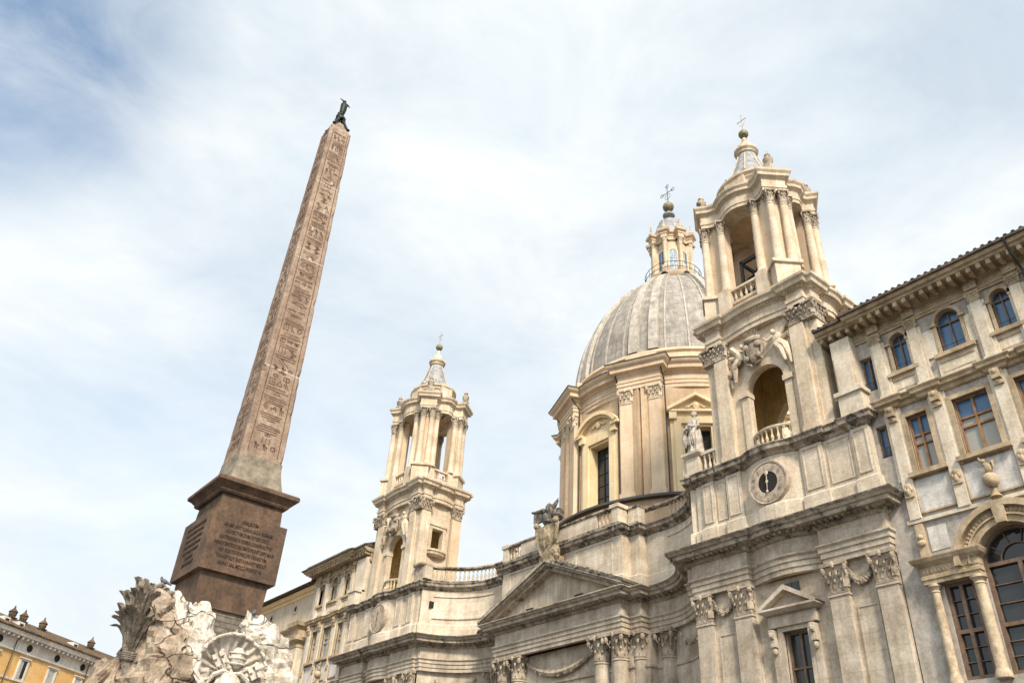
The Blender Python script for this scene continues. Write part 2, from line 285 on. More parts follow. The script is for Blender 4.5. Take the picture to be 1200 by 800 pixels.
def pieces(mb, tol=.03):
    par = list(range(len(mb.v)))
    def fd(a):
        while par[a] != a: par[a] = par[par[a]]; a = par[a]
        return a
    for f_ in mb.f:
        for q in f_[1:]: par[fd(f_[0])] = fd(q)
    comps = {}
    for i in range(len(mb.v)): comps.setdefault(fd(i), []).append(i)
    boxes = [[c, [min(mb.v[i][k] for i in c) - tol for k in range(3)], [max(mb.v[i][k] for i in c) + tol for k in range(3)]] for c in comps.values()]
    merged = True
    while merged:
        merged = False; res = []
        for b in boxes:
            for r_ in res:
                if all(b[1][k] <= r_[2][k] and b[2][k] >= r_[1][k] for k in range(3)):
                    r_[0] = r_[0] + b[0]; r_[1] = [min(x, y) for x, y in zip(r_[1], b[1])]; r_[2] = [max(x, y) for x, y in zip(r_[2], b[2])]; merged = True; break
            else: res.append(b)
        boxes = res
    out_ = []
    for c, _, _ in boxes:
        ix = {v: i for i, v in enumerate(sorted(c))}; n = MB(); n.v = [mb.v[i] for i in sorted(c)]; n.f = [tuple(ix[q] for q in f_) for f_ in mb.f if f_[0] in ix]; out_.append(n)
    return out_
SPLIT = {'window_bay_wall', 'attic_panel_moulding', 'serliana_entablature', 'balustrade_pier', 'panel_moulding', 'apron_panel', 'vent_opening', 'vent_slot', 'spandrel_panel', 'belfry_balustrade', 'belfry_plinth', 'corner_balustrade', 'lantern_finial', 'dome_seam', 'inner_wall', 'soot_crust', 'angel_relief', 'clock_numeral', 'repair_mortar', 'drainpipe', 'crossed_keys', 'drum_window_grille', 'string_course', 'facade_wall', 'nave_body', 'white_rock', 'window_grille', 'string_course'}
def root(name, loc, label, cat, group=None):
    o = bpy.data.objects.new(name, None); COL.objects.link(o); o.location = loc; o['label'] = label; o['category'] = cat
    if group: o['group'] = group
    return o
def tag(o, label, cat, group=None):
    o['label'] = label; o['category'] = cat
    if group: o['group'] = group
    return o
def struct(o): o['kind'] = 'structure'; return o
def arc(cx, cy, R_, a0, a1, n):
    return [(cx + R_ * cos(rad(a0 + (a1 - a0) * i / n)), cy + R_ * sin(rad(a0 + (a1 - a0) * i / n))) for i in range(n + 1)]
def mirror(half):     # half path listed from the centre outwards, dx>=0 -> full path from -x to +x
    return [(-x, y) for x, y in half[::-1]] + list(half)
def wallxz(mb, x0, x1, z0, z1, y0, y1, ops):
    cur = x0
    for xa, xb, za, zb, ar in sorted(ops):
        if xa > cur + 1e-4: mb.box(cur, xa, y0, y1, z0, z1)
        if za > z0: mb.box(xa, xb, y0, y1, z0, za)
        if ar:
            R_ = (xb - xa) / 2; cx_ = (xa + xb) / 2
            pts = [(cx_ + R_ * cos(pi * i / 14), zb + R_ * sin(pi * i / 14)) for i in range(15)]
            for i in range(14):
                (xr, zr), (xl, zl) = pts[i], pts[i + 1]
                mb.prism([(xl, zl), (xr, zr), (xr, z1), (xl, z1)], y0, y1)
        elif z1 > zb: mb.box(xa, xb, y0, y1, zb, z1)
        cur = xb
    if x1 > cur + 1e-4: mb.box(cur, x1, y0, y1, z0, z1)
def archband(mb, cx_, zc, r0, r1, y0, y1, n=20, a0=0, a1=pi):
    for i in range(n):
        t0 = a0 + (a1 - a0) * i / n; t1 = a0 + (a1 - a0) * (i + 1) / n
        mb.prism([(cx_ + r0 * cos(t0), zc + r0 * sin(t0)), (cx_ + r1 * cos(t0), zc + r1 * sin(t0)), (cx_ + r1 * cos(t1), zc + r1 * sin(t1)), (cx_ + r0 * cos(t1), zc + r0 * sin(t1))], y0, y1)
def leaf(mb, px, py, nx, ny, z, h, lw, k):
    tx, ty = -ny, nx
    rows = [(0, .02, 1), (.55, .05, 1), (.9, .45, .85), (.92, .9, .5), (.68, 1.05, .25)]
    vs = []
    for zz, o, ww in rows:
        for sd in (-1, 0, 1):
            oo = o * k + (0.02 if sd == 0 else 0); vs.append((px + nx * oo + tx * sd * lw / 2 * ww, py + ny * oo + ty * sd * lw / 2 * ww, z + zz * h))
    mb.add(vs, [(i * 3 + j, i * 3 + j + 1, i * 3 + j + 4, i * 3 + j + 3) for i in range(4) for j in range(2)])
def capital(mb, x, y, z0, z1, wd, dp=None, rot=0, full=False):
    """corinthian capital: bell, two rows of curling leaves, corner volutes, abacus. wd width, dp projection (pilaster) ; full = column"""
    h = z1 - z0; hw = wd / 2; sub = MB()
    if full:
        sub.lathe([(hw * 1.05, z0), (hw * 1.12, z0 + .05 * h), (hw * .95, z0 + .08 * h), (hw * .97, z0 + .55 * h), (hw * 1.25, z0 + .88 * h)], 0, 0, 12)
        L1 = [(hw * cos(a), hw * sin(a), cos(a), sin(a)) for a in [2 * pi * i / 8 for i in range(8)]]
        L2 = [(hw * cos(a), hw * sin(a), cos(a), sin(a)) for a in [2 * pi * (i + .5) / 8 for i in range(8)]]
        cor = [(i * hw * 1.2, j * hw * 1.2) for i in (-1, 1) for j in (-1, 1)]
        sub.box(-hw * 1.42, hw * 1.42, -hw * 1.42, hw * 1.42, z0 + .88 * h, z1)
        lw = hw * .72; mids = [(0, -hw * 1.4), (hw * 1.4, 0), (-hw * 1.4, 0), (0, hw * 1.4)]
    else:
        d = dp or wd * .4
        sub.box(-hw * 1.03, hw * 1.03, -d * 1.05, 0, z0, z0 + .06 * h)
        vs = [(i * a, j, z) for z, a, dd in ((z0, hw * .95, d), (z0 + .55 * h, hw * .98, d * 1.02), (z0 + .9 * h, hw * 1.18, d + hw * .25)) for i, j in ((-1, -dd), (1, -dd), (1, 0), (-1, 0))]
        sub.add(vs, [(a + b, a + (b + 1) % 4, a + 4 + (b + 1) % 4, a + 4 + b) for a in (0, 4) for b in range(4)])
        L1 = [(hw * (-.66 + .66 * i), -d, 0, -1) for i in range(3)] + [(hw, -d / 2, 1, 0), (-hw, -d / 2, -1, 0)]
        L2 = [(hw * (-.33 + .66 * i), -d, 0, -1) for i in range(2)] + [(hw, -d, .7, -.7), (-hw, -d, -.7, -.7)]
        cor = [(i * hw * 1.15, -d - hw * .2) for i in (-1, 1)]
        sub.box(-hw * 1.32, hw * 1.32, -d - hw * .38, 0, z0 + .88 * h, z1)
        lw = hw * .62; mids = [(0, -d - hw * .36)]
    for p in L1: leaf(sub, *p, z0 + .05 * h, .42 * h, lw, hw * .30)
    for p in L2: leaf(sub, *p, z0 + .15 * h, .58 * h, lw, hw * .42)
    for (vx, vy) in cor:
        sub.ell((vx, vy, z0 + .76 * h), (hw * .27, hw * .27, h * .15), n=8, m=5)
        sub.tube([(vx * .7, vy * .75 if full else vy * .9, z0 + .45 * h), (vx * .9, vy * .95, z0 + .62 * h), (vx, vy, z0 + .76 * h)], hw * .1, 5)
    for (vx, vy) in mids: sub.ell((vx, vy, z0 + .9 * h), (hw * .2, hw * .2, h * .12), n=6, m=4)
    c, s_ = cos(rot), sin(rot)
    mb.add([(x + a * c - b * s_, y + a * s_ + b * c, z) for a, b, z in sub.v], sub.f)
def baluster(mb, x, y, z0, z1, r_=.085, n=8):
    h = z1 - z0
    mb.lathe([(r_ * .9, z0), (r_ * .9, z0 + .08 * h), (r_ * .5, z0 + .12 * h), (r_, z0 + .32 * h), (r_ * .45, z0 + .62 * h), (r_ * .4, z0 + .8 * h), (r_ * .8, z0 + .88 * h), (r_ * .8, z1)], x, y, n)
def along_pts(path, spacing, m0=.0):
    out_ = []; P = [Vector(p) for p in path]; L = sum((b - a).length for a, b in zip(P[:-1], P[1:])); k = max(1, int((L - 2 * m0) / spacing)); g = (L - 2 * m0) / k; tgt = m0 + g / 2; acc = 0
    for a, b in zip(P[:-1], P[1:]):
        l = (b - a).length
        while tgt <= acc + l + 1e-6 and len(out_) < k: out_.append(tuple(a + (b - a) * ((tgt - acc) / l))); tgt += g
        acc += l
    return out_
def garland(mb, x0, x1, y0, y1, z, sag, r_=.11, seed=0):
    n = 22; pts = []; rs = []
    for i in range(n + 1):
        t = i / n; pts.append((x0 + (x1 - x0) * t, y0 + (y1 - y0) * t - .05, z - sag * (1 - (2 * t - 1) ** 2))); rs.append(r_ * (.55 + .55 * sin(pi * t)) * (1 + .2 * (i % 2)))
    mb.tube(pts, rs, 7)
    rr = random.Random(seed)
    for i, p in enumerate(pts):
        for k in range(3): mb.ell((p[0] + rr.uniform(-.05, .05), p[1] - rs[i] * .6, p[2] + rr.uniform(-1, 1) * rs[i] * .8), (.055, .05, .055), n=5, m=4)

CX = -33.73
# ================================================================== ground
g = MB(); g.box(-700, 700, -700, 700, -.5, 0); struct(g.build('ground', STONE))

# ================================================================== the church
ch = root('church', (CX, 28, 0), 'baroque church with tall dome, twin bell towers, concave front and pediment', 'church')
OR = (CX, 0, 0)
def B(mb, name, m, parent=None, smooth=False, pivot=None):
    if name in SPLIT and name not in ('inner_wall', 'facade_wall', 'nave_body', 'drum_window_grille', 'clock_numeral'):
        return [mb_.build(name, m, parent or ch, org=OR, smooth=smooth) for mb_ in pieces(mb)][0]
    pv = None
    if pivot: pv = (pivot[0], pivot[1] - 28, pivot[2])
    return mb.build(name, m, parent or ch, org=OR, smooth=smooth, pivot=pv)
NUM = mat('faded_numeral', (.33, .27, .21), streak=0)
# --- plan paths
bowE = [(13.79, 27.75), (13.79, 28.1)] + [(13.95 + .7 * i * .707, 28.1 - .42 * sin(pi * (13.95 + .7 * i * .707 - 13.79) / 3.43)) for i in range(0, 7)] + [(17.22, 28.1), (17.22, 27.75)]
halfE = [(5.0, 29.4), (5.0, 30.0), (5.75, 30.0), (5.75, 30.55)] + arc(6.9, 26.75, 3.85, 96, 18, 14) + [(10.97, 27.95), (10.97, 27.75)] + bowE + [(19.92, 27.75), (19.92, 29.5)]
E_ = mirror(halfE)
ent_low = [(0, 12.56), (0, 12.76), (.05, 12.77), (.05, 12.98), (.1, 12.99), (.1, 13.14), (.18, 13.22), (.18, 13.28), (.03, 13.30), (.03, 13.9)]
ent_cor = [(.03, 13.9), (.12, 13.93), (.16, 14.0), (.16, 14.1), (.58, 14.14), (.60, 14.30), (.68, 14.31), (.74, 14.39), (.82, 14.44), (.82, 14.49), (0, 14.54)]
m = MB(); m.sweep(E_, ent_low); en = B(m, 'entablature', TRL)
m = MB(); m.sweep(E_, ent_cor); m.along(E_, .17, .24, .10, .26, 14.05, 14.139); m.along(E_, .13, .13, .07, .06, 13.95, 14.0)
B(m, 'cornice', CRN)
# crust on cornice edge
m = MB(); m.sweep([p for p in E_ if 5.75 <= abs(p[0]) and p[0] > 0], [(.70, 14.50), (.835, 14.45), (.835, 14.51), (.6, 14.535)], back=None); m.sweep([p for p in E_ if p[0] < -5.6], [(.70, 14.50), (.835, 14.45), (.835, 14.51), (.6, 14.535)], back=None)
B(m, 'soot_crust', CRUST)
# --- lower walls
Wc = mirror([(5.2, 30.0), (5.2, 30.25), (6.0, 30.25), (6.0, 30.85)] + arc(6.9, 26.75, 4.1, 96, 18, 14) + [(10.98, 28.1), (10.98, 27.98)])
m = MB(); m.sweep(Wc, [(0, 0), (0, 12.57)], back=.4)
for s in (-1, 1):
    for a, b in ((11.77, 12.95), (18.0, 19.15)):
        m.box(*sorted((s * a, s * b)), 27.98, 28.5, 0, 12.57)
    m.box(*sorted((s * 10.98, s * 13.79)), 28.02, 28.6, 0, 12.565); m.box(*sorted((s * 17.22, s * 19.9)), 28.02, 29.6, 0, 12.565)
wl = B(m, 'facade_wall', TRL)
m = MB()
for s in (-1, 1):
    wallxz(m, *sorted((s * 13.75, s * 17.25)), 0, 12.566, 28.15, 28.6, [(*sorted((s * 14.95, s * 16.0)), 7.6, 10.55, False), (*sorted((s * 15.15, s * 15.85)), 11.95, 12.32, False)] if False else [(s * 15.45 - .55, s * 15.45 + .55, 7.6, 10.55, False)])
B(m, 'window_bay_wall', TRL)
# --- recessed panels on block walls and curved wings
m = MB()
for s in (-1, 1):
    for a, b in ((11.95, 12.8), (18.15, 19.0)):
        xa, xb = sorted((s * a, s * b))
        for q in ((xa, xa + .06, 2, 10.9), (xb - .06, xb, 2, 10.9), (xa + .06, xb - .06, 10.84, 10.9)): m.box(q[0], q[1], 27.95, 27.99, q[2], q[3])
B(m, 'panel_moulding', TRL)
def panel_on_arc(mb, cx_, cy_, R_, a0, a1, z0, z1, t=.07, d=.06, n=8):
    for (A0, A1, Z0, Z1) in ((a0, a1, z1 - t, z1), (a0, a1, z0, z0 + t)):
        mb.sweep(arc(cx_, cy_, R_, A0, A1, n)[::-1] if A0 < A1 else arc(cx_, cy_, R_, A0, A1, n), [(0, Z0), (d, Z0), (d, Z1), (0, Z1)], back=.02)
# --- pilasters
def pilaster(x0, x1, yf, yb, z0, z1, zc, name='pilaster', m_=None, capm=None, cw=1.0, parent=None):
    mb = MB(); mb.box(x0, x1, yf, yb, z0, z1); mb.box(x0 - .04, x1 + .04, yf - .04, yb, z1 - .1, z1 - .02)
    o = B(mb, name, m_ or TRL, parent)
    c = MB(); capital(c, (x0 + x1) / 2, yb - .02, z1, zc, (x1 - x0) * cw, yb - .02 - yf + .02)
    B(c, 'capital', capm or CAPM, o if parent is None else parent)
    return o
for s in (-1, 1):
    for a, b in ((10.99, 11.77), (12.95, 13.77), (17.24, 18.02), (19.13, 19.9)):
        pilaster(*sorted((s * a, s * b)), 27.77, 28.0, 0, 11.42, 12.555)
# --- half columns of the centre
def column(x, y, r_, z0, z1, zc, m_=TRL, capm=CAPM, parent=None, n=18):
    mb = MB(); mb.lathe([(r_ * 1.25, z0), (r_ * 1.25, z0 + .12), (r_ * 1.15, z0 + .2), (r_ * 1.2, z0 + .3), (r_ * 1.02, z0 + .34), (r_, z0 + (z1 - z0) * .35), (r_ * .88, z1 - .1), (r_ * .98, z1 - .08), (r_ * .98, z1 - .03), (r_ * .9, z1)], x, y, n)
    o = B(mb, 'column', m_, parent, smooth=True)
    c = MB(); capital(c, x, y, z1, zc, r_ * 1.8, full=True)
    B(c, 'capital', capm, o if parent is None else parent)
for s in (-1, 1):
    for x, y in ((4.5, 29.95), (3.25, 29.95), (5.4, 30.5), (6.75, 31.0)): column(s * x, y - .1, .46, 1.5, 11.35, 12.555)
m = MB(); garland(m, -2.6, 2.6, 29.95, 29.95, 12.1, .75, .16, 1)
B(m, 'garland', CAPM)
for s in (-1, 1):
    for a, b in ((11.8, 12.93), (18.05, 19.1)):
        m = MB(); xa, xb = sorted((s * a, s * b)); garland(m, xa, xb, 27.93, 27.93, 12.3, .6, .11, int(a)); B(m, 'garland', CAPM)
    m = MB(); garland(m, s * 7.9, s * 10.3, 30.4, 29.1, 12.1, .6, .13, 5); B(m, 'garland', CAPM)
# --- panels on concave wings + string
m = MB()
for s in (-1, 1):
    m.box(*sorted((s * 3.8, s * 4.0)), 29.9, 30.0, 0, 12.5)
m.sweep(mirror([(5.2, 30.0), (5.2, 30.25), (6.0, 30.25), (6.0, 30.85)] + arc(6.9, 26.75, 4.1, 96, 18, 14)), [(0, 10.9), (.07, 10.92), (.09, 11.02), (0, 11.05)])
B(m, 'string_course', TRL)
# --- windows of the tower bays
for s in (-1, 1):
    x = s * 15.45
    fr = MB()
    for a, b in ((-.76, -.55), (.55, .76)): fr.box(x + a, x + b, 28.0, 28.2, 7.5, 10.55)
    fr.box(x - .76, x + .76, 28.0, 28.2, 10.55, 10.72)
    for a in (-1.02, .76):
        fr.box(x + a, x + a + .26, 27.98, 28.2, 7.3, 10.0)
        fr.box(x + a + .02, x + a + .24, 27.8, 28.1, 10.0, 10.3); fr.box(x + a + .04, x + a + .22, 27.72, 28.1, 10.3, 10.62); fr.lathe([(.01, 10.3), (.1, 10.35), (.12, 10.45), (.01, 10.52)], x + a + .13, 27.75, 8); fr.ell((x + a + .13, 27.9, 9.85), (.1, .1, .14))
    fr.box(x - 1.05, x + 1.05, 27.9, 28.2, 10.72, 11.16)
    W_ = B(fr, 'window_surround', TRL)
    pd = MB()
    pd.sweep([(x - 1.1, 28.2), (x - 1.1, 27.75), (x + 1.1, 27.75), (x + 1.1, 28.2)], [(0, 11.16), (.08, 11.2), (.2, 11.28), (.2, 11.36), (0, 11.38)])
    pd.prism([(x - 1.0, 11.38), (x + 1.0, 11.38), (x, 12.0)], 27.92, 28.2)
    for q in (-1, 1):
        pd.prism([(x + q * 1.36, 11.37), (x + q * 1.1, 11.37), (x, 11.98), (x, 12.18)], 27.56, 28.2)
    B(pd, 'window_pediment', TRL, W_)
    gl = MB(); gl.box(x - .55, x + .55, 28.42, 28.46, 7.6, 10.55); Wn = B(gl, 'window', GLD)
    w2 = MB()
    for a, b in ((-.55, -.47), (.47, .55), (-.05, .05)): w2.box(x + a, x + b, 28.34, 28.42, 7.6, 10.55)
    for z in (10.47, 9.2, 7.62): w2.box(x - .47, x + .47, 28.35, 28.415, z, z + .08)
    B(w2, 'window_frame', WOOD, Wn)
    sq = MB(); sq.box(x + .05 - .33, x + .05 + .33, 28.10, 28.14, 12.02, 12.36); sw = B(sq, 'small_window', GLD)
    sq = MB(); sq.box(x + .03, x + .06, 28.07, 28.1, 12.02, 12.36); B(sq, 'window_frame', WOOD, sw)
# --- pediment
m = MB()
m.prism([(-5.3, 14.5), (5.3, 14.5), (0, 16.6)], 29.35, 29.7)
pdm = B(m, 'pediment', TRL)
m = MB()
def rake(mb, x0, z0, x1, z1, y0, y1, t):
    mb.prism([(x0, z0), (x1, z1), (x1, z1 + t), (x0, z0 + t)], y0, y1)
for q in (-1, 1):
    rake(m, q * 5.1, 14.52, 0, 16.55, 28.95, 29.7, .22); rake(m, q * 5.62, 14.53, 0, 16.77, 28.68, 29.7, .16)
    rake(m, q * 5.82, 14.545, 0, 16.92, 28.56, 29.7, .16)
B(m, 'raking_cornice', CRN, pdm)
m = MB()
rake(m, -5.7, 14.78, 0, 17.085, 28.6, 29.75, .05); rake(m, 5.9, 14.64, 1.0, 16.62, 28.53, 29.75, .13)
for t in range(26): m.ell((1.0 + 4.6 * t / 25, 28.75 + .3 * ((t * 7) % 3), 16.72 - 1.98 * t / 25), (.2, .25, .1), n=7, m=5, amp=.8, seed=t)
B(m, 'soot_crust', CRUST, pdm)
m = MB()
for x in (-2.3, 3.2 - 1.5): m.box(x, x + .62, 29.31, 29.36, 14.75, 14.92)
B(m, 'vent_slot', BLK, pdm)
# --- crest over the pediment
m = MB()
prof = [(0, 17.0), (.32, 17.5), (.62, 18.1), (.72, 18.7), (.6, 19.1), (.3, 19.0), (0, 19.1)]
poly = prof + [(-x, z) for x, z in prof[-2:0:-1]]
m.prism(poly, 28.62, 28.9); m.ell((0, 28.62, 18.3), (.45, .16, .7), amp=.3, seed=4)
for q in (-1, 1):
    m.tube([(q * .05, 28.75, 17.0), (q * .4, 28.7, 17.45), (q * .75, 28.7, 18.1), (q * .85, 28.7, 18.8), (q * .72, 28.65, 19.2)], [.1, .13, .1, .12, .15], 7)
    m.ell((q * .8, 28.62, 19.15), (.2, .18, .2))
m.box(-.6, .6, 28.7, 29.5, 16.9, 17.3); m.ell((.5, 28.9, 17.4), (.35, .3, .45), amp=.4, seed=2)
cst = B(m, 'crest_shield', SHIELD)
m = MB()
m.ell((-.1, 28.75, 19.45), (.35, .3, .38), amp=.3, seed=9); m.ell((.1, 28.8, 19.95), (.28, .25, .4), amp=.3, seed=3)
for k in range(5):
    m.tube([(-.4, 28.7, 19.85 - k * .1), (-.75, 28.6, 19.8 - k * .12), (-.95, 28.5, 19.86 - k * .12)], [.09, .07, .05], 5)
m.tube([(-1.15, 28.5, 20.05), (-.9, 28.55, 19.98), (-.3, 28.7, 20.0)], [.06, .1, .16], 6)
m.tube([(.25, 28.9, 20.1), (.5, 29.0, 20.5), (.55, 29, 20.65)], [.16, .08, .02], 6); m.tube([(-.2, 28.9, 20.1), (-.25, 29.0, 20.4), (-.2, 29, 20.55)], [.2, .15, .03], 6)
m.ell((.5, 29.0, 19.6), (.5, .35, .32), amp=.5, seed=12); m.ell((.15, 28.8, 19.25), (.45, .3, .25), amp=.5, seed=13)
B(m, 'crest_crown', CRUST, cst)
# --- attic storey
bowA = [(13.95, 27.75), (13.95, 27.86)] + [(14.1 + .4 * i, 27.9 - .45 * sin(pi * (14.1 + .4 * i - 14.1) / 2.8)) for i in range(8)] + [(16.95, 27.86), (16.95, 27.75)]
halfA = [(4.95, 29.6), (4.95, 30.2), (5.6, 30.2), (5.6, 30.72)] + arc(7.0, 26.4, 4.3, 98, 20, 14) + [(11.4, 28.0), (11.4, 27.85), (11.8, 27.85), (11.8, 27.75), (12.45, 27.75), (12.45, 27.85), (13.15, 27.85), (13.15, 27.75)] + bowA + \
    [(17.95, 27.75), (17.95, 27.85), (19.25, 27.85), (19.25, 27.75), (20.0, 27.75), (20.0, 29.5)]
A_ = mirror(halfA)
m = MB(); m.sweep(A_, [(.09, 14.5), (.09, 15.35), (.04, 15.42), (0, 15.45), (0, 17.5)], back=.3)
att = B(m, 'attic_wall', TR)
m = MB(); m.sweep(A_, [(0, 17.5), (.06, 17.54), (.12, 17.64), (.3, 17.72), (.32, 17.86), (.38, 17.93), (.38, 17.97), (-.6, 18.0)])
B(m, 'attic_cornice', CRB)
m = MB()
for s in (-1, 1):
    for a, b, yy in ((12.55, 13.05, 27.83), (18.1, 19.1, 27.83), (11.88, 12.37, 27.73), (17.05, 17.85, 27.73), (19.35, 19.9, 27.73), (13.25, 13.85, 27.73), (5.05 - 3.6, 4.85 - .6, 29.58)):
        xa, xb = sorted((s * a, s * b)); t = .045
        for q in ((xa, xa + t, 15.6, 17.4), (xb - t, xb, 15.6, 17.4), (xa + t, xb - t, 17.35, 17.4), (xa + t, xb - t, 15.6, 15.65)): m.box(q[0], q[1], yy - .02, yy + .04, q[2], q[3])
    pth = arc(7.0, 26.4, 4.3, 88, 30, 10)
    if s < 0: pth = [(-x, y) for x, y in pth][::-1]
    m.sweep(pth, [(0, 17.12), (.06, 17.12), (.06, 17.2), (0, 17.2)], back=.02); m.sweep(pth, [(0, 15.75), (.08, 15.76), (.08, 15.9), (0, 15.95)], back=.02)
B(m, 'attic_panel_moulding', TR)
m = MB()
m.box(-8.3, -7.3, 30.4, 30.52, 14.6, 14.95); m.box(-10.78, -10.68, 28.3, 28.6, 16.4, 16.8); m.box(-16.9, -16.5, 27.55, 27.65, 14.62, 14.75)
B(m, 'vent_opening', BLK)
# clocks
for s, lab in ((-1, 'left'), (1, 'right')):
    x = s * 15.5
    m = MB(); m.lathey([(.47 if s > 0 else .0, .02), (.47 if s > 0 else .02, -.03), (.82, -.03), (.84, .0), (.86, -.05), (.93, -.06), (.95, .0), (.95, .3)], x, 16.37, 27.42, 32)
    ck = B(m, 'clock', mat('clock_face_stone_' + lab, (.50, .42, .34), sc=3))
    if s > 0:
        m = MB(); m.lathey([(0, 0), (.47, 0), (.475, .01)], x, 16.37, 27.41, 24); B(m, 'clock_void', BLK, ck)
    m = MB(); m.tube([(x - .02, 27.33, 15.98), (x + .02, 27.33, 16.75)], [.012, .025], 6); m.ell((x, 27.33, 16.37), (.07, .03, .07)); m.ell((x - .03, 27.33, 15.95), (.06, .03, .07)); m.ell((x + .02, 27.33, 16.75), (.09, .03, .1)); 
    B(m, 'clock_hand', PAL if s > 0 else GOLD, ck)
    m = MB()
    for k in range(12):
        a = pi * 2 * k / 12; c, q = cos(a), sin(a)
        for j in range(1 + k % 3):
            aa = a + (j - (k % 3) / 2) * .09; r0, r1 = .60, .76
            m.tube([(x + r0 * cos(aa), 27.345, 16.37 + r0 * sin(aa)), (x + r1 * cos(aa), 27.345, 16.37 + r1 * sin(aa))], .012, 4)
    B(m, 'clock_numeral', NUM, ck)
# --- balustrade between the towers
rail = mirror([(4.7, 29.55), (4.7, 30.25), (5.45, 30.25), (5.45, 30.85)] + arc(7.0, 26.5, 4.45, 98, 22, 14) + [(11.15, 28.05)])
bal = MB(); bal.sweep(rail, [(.1, 18.0), (.14, 18.0), (.14, 18.2), (.1, 18.24), (-.14, 18.24)], back=.14)
bal.sweep(rail, [(.12, 18.98), (.17, 19.02), (.17, 19.1), (.1, 19.16), (-.14, 19.17)], back=.16)
bl = B(bal, 'balustrade', CRB)
arcp = arc(7.0, 26.5, 4.45, 90, 24, 16)
btemplate = None
def put_baluster(x, y, parent):
    global btemplate
    if btemplate is None:
        mb = MB(); baluster(mb, 0, 0, 18.22, 19.0)
        btemplate = mb.build('baluster', TRC, parent, org=(CX + x, y, 0), smooth=True, pivot=(x, y - 28, 0)); return
    o = btemplate.copy(); COL.objects.link(o); o.parent = parent; o.location = (x, y - 28, 0)
for s in (-1, 1):
    for x, y in along_pts(arcp, .29): put_baluster(s * x, y, bl)
    for k in range(4): put_baluster(s * (3.35 + k * .3), 29.6, bl)
m = MB()
m.box(-3.2, 3.2, 29.45, 29.75, 18.24, 18.98)
for s in (-1, 1):
    m.box(*sorted((s * 4.4, s * 4.86)), 29.42, 30.1, 18.2, 19.0); m.box(*sorted((s * 4.9, s * 5.6)), 30.15, 30.7, 18.2, 19.0)
    m.box(*sorted((s * 10.8, s * 11.6)), 27.75, 28.3, 18.2, 19.0)
for s in (-1, 1): m.box(*sorted((s * 4.3, s * 4.95)), 29.35, 30.2, 19.0, 19.2); 
B(m, 'balustrade_pier', TR)
# pedestals on tower corners
for s in (-1, 1):
    x = s * 11.45
    m = MB(); m.box(x - .42, x + .42, 27.6, 28.4, 18.0, 18.25); m.box(x - .36, x + .36, 27.66, 28.34, 18.25, 18.95); m.sweep([(x - .36, 28.34), (x - .36, 27.66), (x + .36, 27.66), (x + .36, 28.34)], [(0, 18.95), (.06, 18.98), (.16, 19.08), (.16, 19.2), (0, 19.22)], closed=True, back=.3)
    B(m, 'pedestal', CRN if s < 0 else TR)
    m = MB(); m.box(*sorted((s * 11.9, s * 13.0)), 27.75, 27.95, 18.95, 19.1)
    for k in range(4): baluster(m, s * (12.05 + .27 * k), 27.85, 18.0, 18.95, .08)
    m.box(*sorted((s * 18.9, s * 19.2)), 27.75, 27.95, 18.95, 19.08); baluster(m, s * 19.05, 27.85, 18, 18.95, .09)
    B(m, 'corner_balustrade', TR)
